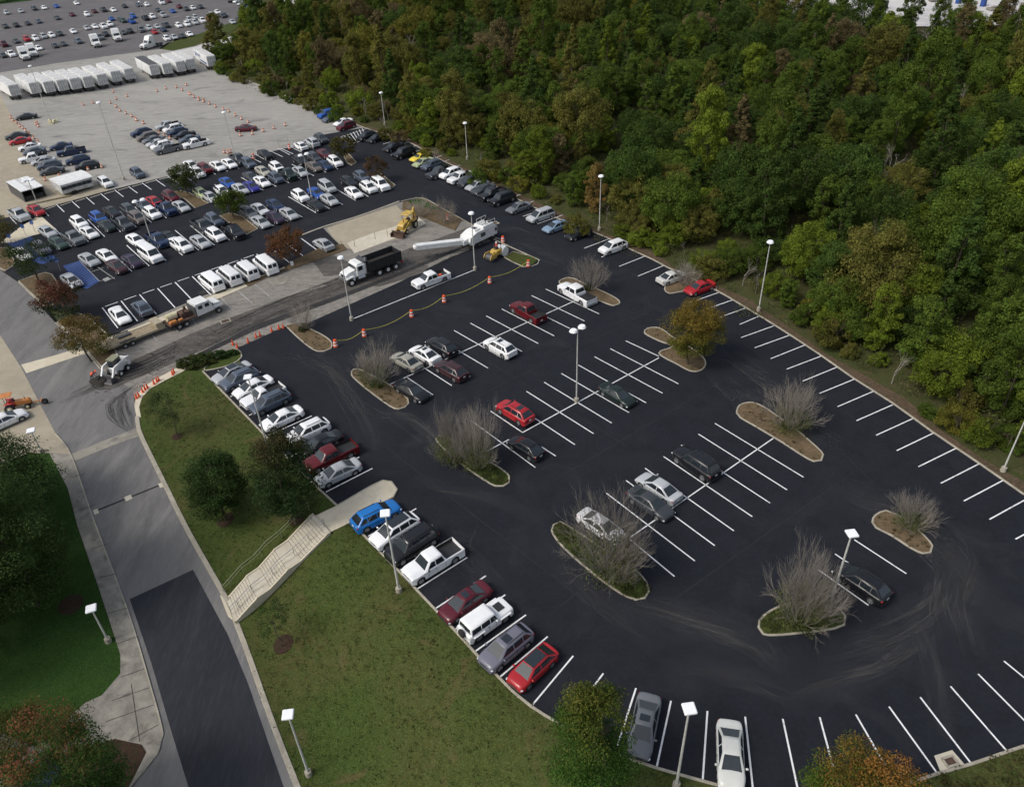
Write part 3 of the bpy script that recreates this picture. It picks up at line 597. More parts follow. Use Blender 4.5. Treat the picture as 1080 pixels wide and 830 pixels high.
# leaf litter strip along the wood
LT = [G(*p) for p in woodk[4:]]; LT2 = []
for i, p in enumerate(LT):
    a = LT[max(0,i-1)]; b = LT[min(len(LT)-1,i+1)]; d = (b-a).normalized(); q = Vector((-d.y,d.x,0)); LT2.append(p+q*(1.4+.6*math.sin(i*1.7)))
sheet('leaf_litter', [(p.x,p.y) for p in LT]+[(p.x,p.y) for p in LT2[::-1]], .03, 'leaf_litter', 1.5, px=False, kind='stuff')
# lots
sheet('new_asphalt', woodk[4:]+off_r+botk+[(253,374),(249,368),(300,345),(327,340),(372,320),(419,299),(470,274),(523,252),(505,240),(487,232),(445,210),(419,214.5),(341,241),(362,263),(257,299),(164,333),(128,350),(100,358),(92,335),(47,323),(59,341),(20,298),(0,283),(-60,262),(-60,250),(0,231.5),(47,219.7),(115,201),(178,186),(230,173),(306,155.6),(343,142),(352,121)][:-1], .03, 'new_asphalt')
sheet('concrete_yard', [(-60,75),(0,68),(60,58),(110,52),(150,47),(180,44),(215,42),(225,60),(231,72),(268,88),(315,106),(352,121),(384,135),(343,142),(306,155.6),(230,173),(178,186),(115,201),(47,219.7),(0,231.5),(-60,250)], .02, 'concrete_lot')
sheet('tan_yard', [(-60,105),(0,100),(12,122),(30,150),(48,175),(72,196),(110,190),(115,201),(47,219.7),(0,231.5),(-60,250)], .035, 'tan_lot')
sheet('far_lot', [(-80,12),(0,4),(60,-3),(100,-20),(270,-30),(276,5),(262,18),(236,27),(205,38),(185,42),(170,52),(110,60),(60,67),(0,77),(-80,90)], .05, 'old_lot')
sheet('verge', [(168,52),(176,46),(205,38),(236,27),(262,18),(268,20),(240,36),(206,49),(182,54)], .05, 'grass', 3)
# lawns and roadside
roadR = [(145,440),(146,450),(150,462),(173,509),(200,563),(239,632),(249,656),(262,690),(288,763),(314,830),(330,868)]
sheet('lawn', [(249,368),(254,384),(214,392),(278,458),(331,511),(356,534),(332,545),(240,633),(200,562),(173,508),(151,460),(143,437),(143,425),(150,412),(172,400),(195,388),(225,377)], .07, 'grass', 1.1)
sheet('lawn', [(372,551),(423,605),(476,661),(507.7,696),(539,727.6),(591,764),(640,789),(692,810),(760,829),(850,838),(870,900),(345,905),(314,830),(288,763),(262,690),(248,657),(348,562.6)], .07, 'grass', 1.1)
sheet('bank', [(945,830),(1024,806),(1080,787),(1170,740),(1190,860),(900,900)], .07, 'grass', 1.5)
sheet('road', [(-40,268),(0,285),(18,297),(43,321),(60,342),(88,367),(106,389),(140,412),(145,440),(150,462),(173,509),(200,563),(239,632),(249,656),(262,690),(288,763),(314,830),(330,868),(210,1000),(120,880),(138,828),(172,774),(138.5,655),(125,617.6),(96,540.5),(75,480),(59,458),(22.5,388),(0,353.5),(-50,280)], .03, 'road_old', 1.2)
sheet('road_patch', [(137,632),(203.6,601),(240,669),(262,722),(282,780),(302,838),(320,880),(215,880),(199,830),(182,775),(160,700)], .05, 'road_new', 1.2)
sheet('crossing_band', [(22.5,385),(28,394),(94,372),(88,366),(55,376)], .055, 'concrete', 2)
sheet('crossing_band', [(73.5,480),(78,487),(112,473),(147,460),(144,452),(110,465)], .055, 'sidewalk', 2)
sheet('driveway', [(-60,330),(0,353.5),(22.5,388),(59,458),(75,480),(52,478),(30,478),(-60,520)], .045, 'tan_lot', 2)
sheet('grass_verge', [(-60,515),(30,480),(52,478),(72,516),(82,555),(103.6,617.6),(127.5,691),(127.5,711),(108,734),(90,742),(39,788),(0,772),(-80,755)], .08, 'grass_lush', 1.5)
sheet('sidewalk', [(52,478),(75,480),(96,540.5),(125,617.6),(138.5,655),(172,774.5),(155,794),(150,786),(122,780),(60,800),(39,788),(90,742),(108,734),(127.5,711),(127.5,691),(103.6,617.6),(82,555),(72,516)], .14, 'sidewalk', 1.5)
sheet('sidewalk', [(-80,755),(0,772),(39,788),(60,800),(40,830),(-20,860),(-100,850)], .12, 'sidewalk', 2)
sheet('mulch_bed', [(60,800),(122,780),(150,786),(155,794),(137,830),(110,900),(0,900),(40,830)], .16, 'red_mulch', 1.5)
j = []
for a, b in [((75,505),(91,500)),((84,540),(101,533)),((97,580),(115,574)),((106,610),(124,606)),((114,648),(135,642)),((124,680),(146,672)),((128,715),(153,706)),((118,740),(158,726)),((112,762),(163,744)),((136,782),(168,765)),((139,722),(148,783))]: j.append((a,b))
sheet('sidewalk', [(155,788),(172,772),(169,790),(160,804),(148,818),(136,834),(112,905),(95,905),(137,830),(154,796)], .15, 'sidewalk', 2)
stripes('sidewalk_joints', j, 'milled_dark', .05, .155)
kerb('kerb', [(59,458),(75,480),(96,540.5),(125,617.6),(138.5,655),(155,710),(172,774.5),(166,795),(150,815),(135,832)])
kerb('kerb', roadR[:], w=.45)
kerb('kerb', [(88,366),(97,378),(106,389),(112,391)], w=.2); kerb('kerb', [(20,298),(43,321),(47,323),(60,321)]); kerb('kerb', [(59,341),(72,352),(88,366)])
# the strip being rebuilt between the car parks
sheet('old_pavement', [(106,389),(128,350),(164,334),(215,312),(257,299),(300,284),(362,263),(341,241),(419,214.5),(445,210),(487,232),(523,252),(470,274),(419,299),(372,320),(327,340),(300,345),(249,368),(225,377),(195,388),(172,400),(150,412),(143,425),(140,412)], .045, 'strip_old', 4)
sheet('milled_strip', [(96,408),(100,402),(118,392),(160,372),(200,353),(245,335),(290,318),(325,305),(360,293),(400,276),(430,263),(462,252),(500,238),(520,250),(503,256),(470,268),(420,289),(368,308),(320,325),(268,344),(225,364),(200,376),(172,388),(140,401),(120,410),(104,412)], .075, 'milled', 3)
sheet('milled_edge', [(200,378),(268,344),(320,325),(368,308),(420,288),(470,267),(512,250),(513,252),(470,270.5),(420,292),(368,312),(320,330),(268,349.5),(202,381)], .09, 'milled_dark', 3)
sheet('corner_apron', [(144,440),(142,428),(144,419),(151,409),(165,400),(182,391),(196,384),(203,385),(196,391),(176,401),(158,411),(150,420),(147,430),(149,441)], .10, 'concrete', 2)
sheet('pothole', [(228,306),(238,302),(247,303),(246,308),(232,311)], .082, 'milled_dark'); sheet('pothole', [(208,309),(217,306),(219,310),(211,312)], .082, 'milled_dark'); sheet('broken_patch', [(283,297),(296,291),(308,293),(300,300),(288,303)], .08, 'sidewalk')
sheet('rough_patch', [(250,318),(290,305),(330,298),(345,302),(300,314),(262,325)], .078, 'strip_old', 2); sheet('rough_patch', [(330,276),(352,270),(375,280),(360,290),(342,292)], .078, 'milled', 2); sheet('rough_patch', [(375,300),(420,288),(452,280),(448,288),(400,303)], .085, 'milled', 2)
sheet('concrete_slab', [(345,241),(418,217),(424,224),(440,232),(447,237),(425,250),(380,266),(362,261),(350,250)], .08, 'tan_lot')
sheet('concrete_slab', [(366,257),(395,246),(415,240),(440,229),(450,236),(430,247),(400,258),(374,268)], .10, 'concrete_new')
sheet('mulch_strip', [(257,299),(300,284),(310,275),(338,262),(362,258),(366,264),(330,277),(285,292),(262,303)], .12, 'mulch')
sheet('concrete_edge', [(113,357),(146,345),(215,316),(257,299),(300,282),(302,285),(258,304),(216,322),(148,350),(116,362)], .11, 'concrete')
sheet('soil_island', [(425,214),(445,210),(487,232),(480,244),(470,240),(440,228),(424,222)], .14, 'mulch'); sheet('grass_patch', [(430,213),(444,210.5),(465,222),(452,221),(436,217)], .16, 'grass_lush')
kerb('kerb', [(423,213),(445,209.5),(466,220),(487,231.5),(508,243)]); kerb('kerb', [(310,252),(341,240),(380,228),(421,213)], w=.35)
kerb('kerb', [(435,224),(452,231),(470,239)])
sheet('grass_island', [(532,271),(541,266),(568,273),(562,280),(551.6,282),(540,277)], .12, 'grass'); kerb('kerb', [(521,253),(545,264),(569,275),(567,279),(562,281),(552,282),(541,277),(532,272),(541,266),(556,270)], curve=False)
# islands: outline, fill
ISL = [
 ('mulch', [(302,344),(308,342),(315,343),(326,347),(342,355),(350,362),(349,368),(342,371),(335,371),(322,363)]),
 ('mulch', [(371,396),(373,390),(379,390),(395,398),(415,409),(430,421),(431,426),(427,430),(420,432),(412,429),(395,417),(380,405)]),
 ('grass', [(460,464),(463,460),(470,461),(490,473),(510,484),(530,496),(537,503),(537,509),(531,513),(523,513),(510,506),(490,492),(472,477)]),
 ('grass', [(582,560),(584,554),(591,551),(610,562),(640,582),(668,600),(682,615),(684,624),(680,631),(671,633),(660,629),(640,616),(610,592),(590,573)]),
 ('grass', [(800,662),(801,655),(812,645),(835,636),(860,638),(885,642),(891,650),(890,659),(880,663),(850,667),(820,670),(805,669)]),
 ('mulch', [(920,551),(923,544),(934,539),(945,543),(960,553),(975,566),(983,576),(981,583),(973,584),(960,578),(940,565),(924,557)]),
 ('mulch', [(777,436),(780,428),(790,425),(800,427),(815,436),(835,450),(860,471),(868,480),(866,486),(858,487),(845,480),(825,467),(800,452),(781,441)]),
 ('mulch', [(680,352),(683,347),(692,346),(700,349),(712,358),(728,367),(741,377),(744,385),(739,391),(729,392),(715,385),(695,373),(709,366),(695,360)]),
 ('mulch', [(590,299),(596,294),(604,294),(615,299),(640,310),(652,317),(653,321),(647,323),(638,320),(620,313),(612,305)]),
 ('mulch', [(701,305.5),(704,301),(720,291),(735,289),(756,304),(748,306),(720,308),(706,310)]),
 ('grass', [(216,391),(222,383),(235,374),(246,368),(253,371),(255,377),(251,381),(238,387)]),
 ('mulch', [(0,262),(-8,250),(-20,255),(-30,272),(0,283),(6,286),(14,281),(16,277),(8,262)]),
 ('mulch', [(20,297),(34,292),(48,288),(55,290),(63,302),(60,308),(55,318),(44,320)]),
 ('mulch', [(61,340),(70,333),(84,331),(96,338),(112,352),(126,378),(122,386),(108,388),(88,366)]),
 ('mulch', [(180,203),(191,202),(200,204),(220,215),(206,220),(196,211)]),('mulch', [(232,228),(243,225),(256,229),(272,242),(260,248),(252,243)]),
 ('mulch', [(366,172),(362,164),(368,163),(376,172),(371,175)]),('mulch', [(395,186),(402,184),(417,196),(412,200),(406,196)]),
]
for k, (mt, P) in enumerate(ISL):
    mt = {'grass': 'grass'}.get(mt, mt)
    sheet('planting_island', P, .10, mt); kerb('island_kerb', P, closed=True, w=.18, step=.5, curve=k < 11)
kerb('kerb', woodk, w=.22, curve=True, step=2); kerb('kerb', [(1080,787)]+botk[:15], w=.22, step=1.0); kerb('kerb', botk[14:19], w=.22, curve=False); kerb('kerb', botk[20:24], w=.22, curve=False)
# catch basins
sheet('basin_apron', [(985,797),(1004,791),(1017,806),(1012,809),(992,815)], .055, 'concrete_new'); 
def drain(px, py, lab, s=1.0):
    P = G(px,py); a = heading(px,py,1,-.3,0); o = empty('storm_drain', P, a, lab, 'storm drain')
    MB().box((0,0,.10),(1.5*s,.16,.12)).box((0,1.0*s,.10),(1.5*s,.16,.12)).box((-.67*s,.5*s,.10),(.16,.84*s,.12)).box((.67*s,.5*s,.10),(.16,.84*s,.12)).build('frame','kerb_concrete',o)
    g = MB()
    for i in range(7): g.box((-.5*s+i*.167*s,.5*s,.09),(.07,.84*s,.06))
    g.build('grate','rust',o); o.location.z += .0; return o
drain(1005,808,'rusty square storm drain in a pale concrete apron at the bottom kerb', .62); drain(523,237.5,'square storm drain in fresh asphalt behind the white milling machine')
drain(239,341,'broken storm drain in the milled strip below the vans', .9)
# steps and landing
sheet('footpath', [(356,534),(392,513),(404,507.5),(413,509),(419,517),(415,525),(400,532),(380,545),(372,551),(348,562.6),(332,545.3)], .16, 'concrete'); kerb('kerb', [(356,534),(392,513),(404,507.5),(413,509),(419,517),(415,525),(395,535)], w=.16,h=.19)
A0, A1 = G(332,545.3), G(348,562.6); B0, B1 = G(239.5,633), G(248,657)
def steps():
    o = empty('footpath_steps', (A0+A1)/2, 0, 'pale concrete steps climbing from the road to the car park in three flights', 'steps'); base = o.location.copy()
    runs = []; fl = [(0,.04,0),(.04,.34,10),(.34,.46,0),(.46,.66,8),(.66,.77,0),(.77,.99,9),(.99,1.0,0)]; zt = .16; zb = H(B0.x,B0.y)+.12; n = 27; z = zt; dz = (zt-zb)/n
    m = MB(); 
    def pt(s, t): return (A0.lerp(A1,t)).lerp(B0.lerp(B1,t), s)
    def slab(s0, s1, z):
        q = [pt(s0,0),pt(s0,1),pt(s1,1),pt(s1,0)]
        V = [(p.x-base.x,p.y-base.y,zz-base.z) for zz in (z-1.1,z) for p in q]; m.add(V, [(0,1,2,3)[::-1] if 0 else (3,2,1,0),(4,5,6,7),(0,1,5,4),(1,2,6,5),(2,3,7,6),(3,0,4,7)])
    prof = []
    for a, b, k in fl:
        if not k: slab(a,b,z); prof += [(a,z),(b,z)]
        for i in range(k): z -= dz; slab(a+(b-a)*i/k, a+(b-a)*(i+1)/k, z); prof.append((a+(b-a)*(i+.5)/k, z))
    m.build('treads', 'concrete_new', o)
    m2 = MB()      # joints between treads
    z = zt
    for a, b, k in fl:
        for i in range(k):
            z -= dz; s_ = a+(b-a)*i/k; p, q = pt(s_,.0), pt(s_,1.0); d = (pt(1,.5)-pt(0,.5)).normalized()*.035
            m2.add([(p.x-base.x,p.y-base.y,z+.004-base.z),(q.x-base.x,q.y-base.y,z+.004-base.z),(q.x+d.x-base.x,q.y+d.y-base.y,z+.004-base.z),(p.x+d.x-base.x,p.y+d.y-base.y,z+.004-base.z)], [(0,1,2,3)])
    m2.build('riser_joint', 'milled', o)
    # side walls
    for t in (-.05,1.05):
        w = MB(); V = []
        for s_, z_ in prof:
            p = pt(s_,t); d = (A1-A0).normalized()*.09
            for e in (-1,1): V += [(p.x+e*d.x-base.x,p.y+e*d.y-base.y,z_-1.2-base.z),(p.x+e*d.x-base.x,p.y+e*d.y-base.y,z_+.03-base.z)]
        F = []
        for i in range(len(prof)-1):
            a_ = i*4; b_ = a_+4; F += [(a_+1,b_+1,b_+3,a_+3),(a_,b_,b_+1,a_+1),(a_+3,b_+3,b_+2,a_+2)]
        w.add(V, F); w.build('side_wall', 'concrete', o)
    for t, lab, mt in ((-.35,'thin olive handrail running down the upper lawn side of the steps','green_algae'),(.70,'grey handrail standing on the right side of the steps','steel')):
        r = empty('handrail', pt(0,t)+Vector((0,0,zt-pt(0,t).z)), 0, lab, 'handrail'); b0 = r.location.copy(); g = MB(); ps = MB(); L = []
        for s_, z_ in prof: p = pt(s_,t); L.append(Vector((p.x,p.y,z_+.92))-b0)
        L = L[::3]+[L[-1]]
        for i in range(len(L)-1): g.cyl(L[i],L[i+1],.035,n=6); g.cyl(L[i]-Vector((0,0,.4)),L[i+1]-Vector((0,0,.4)),.022,n=5)
        g.build('rail', mt, r)
        for p in L[::2]: MB().cyl(p-Vector((0,0,1.15)),p,.03,n=6).build('post', mt, r)
steps()
sheet('landing', [(239.5,633),(248,657),(241,651),(232,628)], .13, 'concrete')
# ------------------------------------------------------------------ painted lines
ln = []
E_ = [((780,342.7),(800.3,334)),((781.4,356.6),(816.1,344.2)),((795.9,367.3),(832,354.3)),((812.7,378.8),(848.8,364.4)),((829.7,389.8),(866.1,376)),((846.5,402.5),(883.2,387.5)),((864.4,415.3),(901.4,400.2)),((883.2,429.4),(921,413.2)),((903.1,444.2),(941.3,427.4)),((923.9,459.5),(962.4,442)),((945.6,475.7),(984.3,457.2)),((968.4,492.7),(1007.8,473.4)),((992.1,510.1),(1032,489.8)),((1016.4,528.8),(1058,506.9)),((1043.3,548.2),(1080,528)),((1070.8,569),(1114,546))]
ln += E_
ln += [((1101,591),(1150,566)),((1133,616),(1186,588))]
ln += [((726.3,320),(757.6,309.2)),((739.5,328.4),(772,317.1)),((752.3,337.6),(785.8,325.5)),((766.5,347),(800.5,334.4))][:3]
ln += lerp_lines(((672.8,291.8),(701,280.2)), ((450,176),(474,169)), 15)
ln += lerp_lines(((404,152.5),(424,147)), ((444,172),(466,164.5)), 5)
SA = ((478.9,349),(532.8,379.8)); SB = ((575.6,305.4),(631.9,331.6))
A = lerp_lines(SA, SB, 6); ln += A
for k in (-1,-2,-3,-4): ln.append(tuple(Vector((a.x,a.y,0)) for a in (G(*SA[0])+(G(*SB[0])-G(*SA[0]))*k/6, G(*SA[1])+(G(*SB[1])-G(*SA[1]))*k/6)))
ln[-1] = (ln[-1][0].lerp(ln[-1][1],.5), ln[-1][1])
ln.append(((409.2,406.8),(609,316.6)))
B = lerp_lines(((536,423),(606.3,469.4)), ((643.6,368.2),(715.4,405.3)), 6); ln += B
ln += [((517.4,434),(551.2,456.6)),((660,360),(695,376.4)),((571,471.6),(586,481.4)),((497,444),(564.6,493.5)),((551.2,456.6),(695,377.8)),((512.8,476.6),(536.9,463.9))]
ln += lerp_lines(((639.5,520.5),(732.8,592)), ((754,447),(847.3,503.7)), 6)+[((664,569),(711.3,608.3)),((643.1,581.9),(815.4,462.7))]
ln += [((900.8,569.6),(955.7,605.4)),((880.6,584.6),(935,622)),((862.7,601),(915.8,638.7))]
ln += lerp_lines(((224.6,400.7),(265.6,384.3)), ((344,519.3),(392.8,494.4)), 11)
ln += [((388.4,566),(439,536.7)),((405,583),(456,554)),((421.6,602),(474,571)),((439.8,621.6),(492.8,588.3)),((459.5,642),(512.5,607.6)),((479.3,664.5),(533,627.6)),((500.5,687.8),(554.7,648.8)),((525.8,715.5),(577.6,671.7)),((561.2,744),(604.5,692)),((597,763),(636.3,710.4)),((650,790),(670.7,725.9)),((692.4,809.6),(707.6,739.3)),((741,823),(746,750)),((794,833),(785.8,756)),((842,836),(825.4,758.3)),((886,836),(864.3,756.5)),((945.7,829),(902.4,753.7)),((989,816.7),(937.4,745.4)),((1024.3,805.8),(970.3,735.5)),((1061.9,792.6),(1002.2,724)),((1092,772),(1031.3,711)),((1118,746),(1058.5,697.4)),((1140,712),(1082,682))]
ln += [((372,337),(500.4,285.2))]
stripes('parking_lines', ln)
stripes('asphalt_seams', [((430,345),(640,250)),((500,420),(735,305)),((596,500),(770,397)),((700,640),(900,498)),((470,395),(560,350)),((350,385),(620,262)),((590,640),(640,600)),((405,470),(650,660)),((880,470),(1060,640)),((430,330),(660,470)),((690,300),(900,440))], 'seam', .10, .042)
ln = lerp_lines(((44,220.5),(51.5,228.2)), ((164.2,190),(174.3,196.9)), 8)+[((29,224.8),(33.7,232)),((10.6,229),(17.3,236.8)),((269.8,163.5),(281,169.7)),((293.5,157.3),(305.8,163.9)),((305.6,154.9),(318,161))]
ln += lerp_lines(((177,186.5),(190,194.5)), ((317.8,151.5),(331,157.2)), 12)
ln += lerp_lines(((57.8,241.4),(75.9,260.7)), ((174,210.5),(191,225.8)), 7)
ln += lerp_lines(((226.2,195),(249.5,209.2)), ((333.3,167.2),(356.3,178.7)), 8)
ln += lerp_lines(((116,264.7),(139.3,286.8)), ((217,233.5),(242.6,254)), 6)
ln += lerp_lines(((259.5,221.5),(288.9,238.8)), ((373,187),(401.8,203.8)), 8)
V_ = lerp_lines(((108,324.8),(124.4,346.4)), ((317.8,252),(341.4,269.3)), 12); ln += V_
for i in range(12):
    a, b = V_[i][0], V_[i+1][0]
    if i in (0,1,2,3,4,5,6,7,8): ln.append((a.lerp(b,.15), a.lerp(b,.82)))
ln += [((359.5,145),(386,136.5)),((371,152.3),(382,149))]+lerp_lines(((359.5,145),(368,152)), ((382,136),(386,146)), 7)
stripes('parking_lines', ln, w=.15)
stripes('parking_lines', [((231.5,313),(246,328)),((250,306.5),(266,320.5)),((268.5,300.5),(284,313)),((158,350.7),(166,360)),((182,342),(188,351)),((200,333),(207,343))], 'line_old', .14, .10)
# blue accessible bays
sheet('accessible_bay', [(8,257),(32,249),(60,273),(45,279),(30,275)], .045, 'blue_paint'); sheet('accessible_bay', [(66.5,280.8),(84,275.5),(105,297),(92,305),(85,303)], .045, 'blue_paint')
stripes('bay_hatching', lerp_lines(((70,284),(84,276)), ((90,302.5),(104,295)), 12), 'hatch_paint', .12); stripes('bay_outline', [((92,274.5),(121,294.5)),((84,275.5),(105,297)),((105,297),(121,293.5)),((95,284.5),(106,280.5)),((97,287),(109,283))], 'line_old', .12)
sheet('bay_symbol', [(108,295),(114,292.5),(117,295),(111,297.5)], .06, 'line_old'); sheet('concrete_pad', [(0,257),(20,241),(42,227),(60,243),(34,249),(14,256)], .06, 'concrete')
# dusty tyre marks: strips of worn dust on the new asphalt
def marks(name, runs, mat, dz):
    V, F, W_, U = [], [], [], []
    for k, (pts, w, amt) in enumerate(runs):
        P = smooth_line([Vector((G(*p).x,G(*p).y,0)) for p in pts], 1.2); n = len(P); b = len(V); L = 0
        for i, p in enumerate(P):
            a = P[max(0,i-1)]; c = P[min(n-1,i+1)]; d = (c-a).normalized(); q = Vector((-d.y,d.x,0)); L += (p-a).length if i else 0
            fade = min(1, i/4, (n-1-i)/4)
            for j, s_ in enumerate((-1,-.45,0,.45,1)):
                r = p+q*w/2*s_; V.append((r.x,r.y,H(r.x,r.y)+dz+.0012*(k % 7))); W_.append(amt*fade*(0 if abs(s_) == 1 else 1)); U.append((L*.5+k*13.7, s_*w*4+k*5.1, k*3.3))
        for i in range(n-1):
            for j in range(4): F.append((b+i*5+j,b+i*5+j+1,b+i*5+j+6,b+i*5+j+5))
    me = bpy.data.meshes.new(name); me.from_pydata(V,[],F); me.materials.append(MATS[mat])
    a = me.attributes.new('wear','FLOAT','POINT'); a.data.foreach_set('value', W_); a = me.attributes.new('run','FLOAT_VECTOR','POINT'); a.data.foreach_set('vector', [c for u in U for c in u])
    o = bpy.data.objects.new(name, me); COL.objects.link(o); tag(o, kind='structure')
R_ = []
def bundle(pts, w, n, amt, jit=3):
    if w > 1.5:
        for q in (-.5,.1,.6): R_.append(([(x+q*w*5,y+q*w*4) for x, y in pts], w*.9, amt*.30))
    for i in range(int(n*(3.2 if w > 1.5 else 2))):
        ox, oy = random.gauss(0,jit*(1.6 if w > 1.5 else .5)), random.gauss(0,jit*(1.2 if w > 1.5 else .4)); a = random.randrange(0,max(1,len(pts)-1)); b = random.randrange(a+2,len(pts)+1) if a+2 <= len(pts) else len(pts)
        sub_ = pts[a:b] if w > 1.5 and b-a >= 2 else pts
        R_.append(([(x+ox+random.uniform(-jit,jit)*.6,y+oy+random.uniform(-jit,jit)*.5) for x, y in sub_], random.choice([.13,.18,.25,.5]), amt*random.uniform(.5,2.0)))
bundle([(372,420),(400,436),(425,438),(450,455),(480,480),(505,505)], 2.4, 7, .55); bundle([(440,500),(470,515),(500,520),(540,535),(570,560)], 2.2, 6, .35)
bundle([(640,634),(680,640),(720,650),(765,665),(800,680),(830,705)], 5.0, 12, .7, 5); bundle([(690,690),(740,705),(790,715),(840,735),(880,720)], 3.0, 9, .5, 5)
bundle([(800,672),(830,720),(845,750)], 3.5, 6, .5); bundle([(870,690),(910,680),(950,665),(985,645),(1010,610)], 4.0, 12, .6, 6); bundle([(830,725),(880,715),(930,700),(975,670)], 3.2, 9, .55, 5)
bundle([(865,500),(890,520),(920,530),(955,545),(985,570),(1010,600),(1040,640)], 5.0, 12, .55, 6); bundle([(1000,565),(1015,600),(1005,640),(1020,690)], 4.0, 9, .6, 8); bundle([(960,640),(985,700),(990,750),(1000,785)], 2.5, 8, .45, 4)
bundle([(1000,620),(1050,640),(1090,665)], 4.0, 8, .5, 6); bundle([(760,400),(790,430),(800,420),(850,455),(890,480)], 3.5, 8, .45, 5); bundle([(745,378),(780,385),(830,420),(870,460)], 3.0, 8, .4, 5)
bundle([(640,345),(670,330),(690,325)], 2.5, 5, .3); bundle([(500,600),(495,575),(505,550)], 1.2, 3, .4); bundle([(545,600),(552,570),(548,560)], 1.6, 5, .55,4); bundle([(300,370),(320,378),(345,390),(365,415)], 2.4, 6, .5)
bundle([(510,262),(540,250),(570,262),(600,275),(640,290)], 3.5, 6, .35,4); bundle([(330,370),(350,385),(385,440),(395,470)], 2.0, 6, .35,5)
bundle([(560,560),(600,600),(640,640),(700,680)], 4.0, 8, .3,6); bundle([(470,560),(520,620),(560,660)], 3.0, 6, .28,8)
for cx, cy, rr, nn in ((955,600,60,26),(880,690,70,22),(800,700,60,20),(700,650,60,14),(550,580,50,10),(450,480,50,12),(860,470,40,10),(990,640,60,18),(340,390,30,8)):
    for _ in range(nn):
        a = random.uniform(0,6.28); x, y = cx+random.gauss(0,rr*.4), cy+random.gauss(0,rr*.3); l = random.uniform(12,45); c = random.uniform(-.6,.6); P = []
        for k in range(4): P.append((x,y)); x += math.cos(a)*l/3; y += math.sin(a)*l/3*.75; a += c
        if all(300 < p[0] < 1100 and 330 < p[1] < 800 for p in P): R_.append((P, random.choice([.12,.16,.25]), random.uniform(.25,.8)))
marks('tyre_dust', R_, 'dust', .045)
R_ = []
for i in range(16): bundle([(58+i*1.5,430-i*1.2),(84+i,418-i),(112,408-i*.8),(150,396-i),(190,376-i)], 1.1, 1, .9)
for i in range(12): bundle([(150-i*2,404+i*.5),(128-i*.6+i,416),(112+i*2.2,428),(114+i*2.4,440),(124+i*1.6,450),(138,458-i*.5)], .7, 1, .95, 1.5)
for i in range(8): bundle([(210,372-i*2),(280,338-i*2),(350,310-i*2),(430,280-i*2)], .7, 1, .6, 1)
bundle([(400,312),(440,298),(480,270),(505,262)], 1.2, 5, .8); bundle([(60,455),(70,440)], .5, 2, .9,2)
marks('soil_tracks', R_, 'rubber', .10)
R_ = []
for i in range(14): bundle([(150+i*4,500+i*2),(175+i*4,560+i*2),(205+i*3,640)], .7, 0, .5)
for i in range(5): bundle([(185+i*3,640),(215+i*4,720),(238+i*4,790),(250+i*4,830)], .5, 0, .9)
marks('lane_wear', R_, 'dust', .062)
stripes('trench_patch', [((100,539.5),(173.5,510))], 'milled_dark', .18, .06); stripes('trench_plate', [((99,541),(104,539)),((132,527),(139,524)),((168,513),(174,510.5))], 'concrete_new', .7, .065)
# ------------------------------------------------------------------ wheel stops
def wheel_stops():
    A = lerp_lines(((47,222),(60,217.5)), ((167,190.3),(179,187.3)), 8)
    for i in range(9):
        a = A[i][0]; b = A[i][1]; c = (a+b)/2; an = math.atan2(b.y-a.y,b.x-a.x)
        o = MB().box((0,0,.07),(1.9,.16,.14),ch=.03).build('wheel_stop','concrete_new'); o.location = c; o.rotation_euler.z = an
        tag(o, 'pale concrete wheel stop in the empty bays beside the concrete yard', 'wheel stop', 'wheel stops in the empty bays')
wheel_stops()
# ------------------------------------------------------------------ lamps
def lamp(base, top, head, lab, r=.11, yaw=None, group=None):
    B, h = pole_h(base, top); o = empty('lamp_post', B, 0, lab, 'lamp post', group)
    MB().cyl((0,0,0),(0,0,.55),.28,.26,n=12).build('base','kerb_concrete',o,True)
    MB().cyl((0,0,.5),(0,0,h-.05),r,r*.62,n=10).build('pole','steel_pale',o,True)
    a = yaw if yaw is not None else (.10 if 'box' == head else .66 if head != 'small' else .35)
    def hd(x, y, kind, s=1):
        if kind == 'box': m = MB().box((x,y,h),(.80*s,.80*s,.20),rz=a,ch=.05).box((x,y,h-.14),(.55*s,.55*s,.10),rz=a,mi=1)
        else: m = MB().cyl((x,y,h-.05),(x,y,h+.16),.46,.34,n=16).cyl((x,y,h-.18),(x,y,h-.05),.30,.46,n=16,mi=1)
        m.build('lamp_head',['lamp_white','headlamp'],o)
    if head == 'two':
        for s_ in (-1,1):
            x, y = math.cos(a)*.62*s_, math.sin(a)*.62*s_; MB().cyl((0,0,h-.12),(x*.75,y*.75,h-.12),.045,n=6).build('arm','steel_pale',o); hd(x,y,'disc')
    elif head == 'box': hd(0,0,'box')
    elif head == 'small': hd(0,0,'box',1.05)
    else: hd(0,0,'disc')
    return o
LG = 'tall light poles of the car parks'
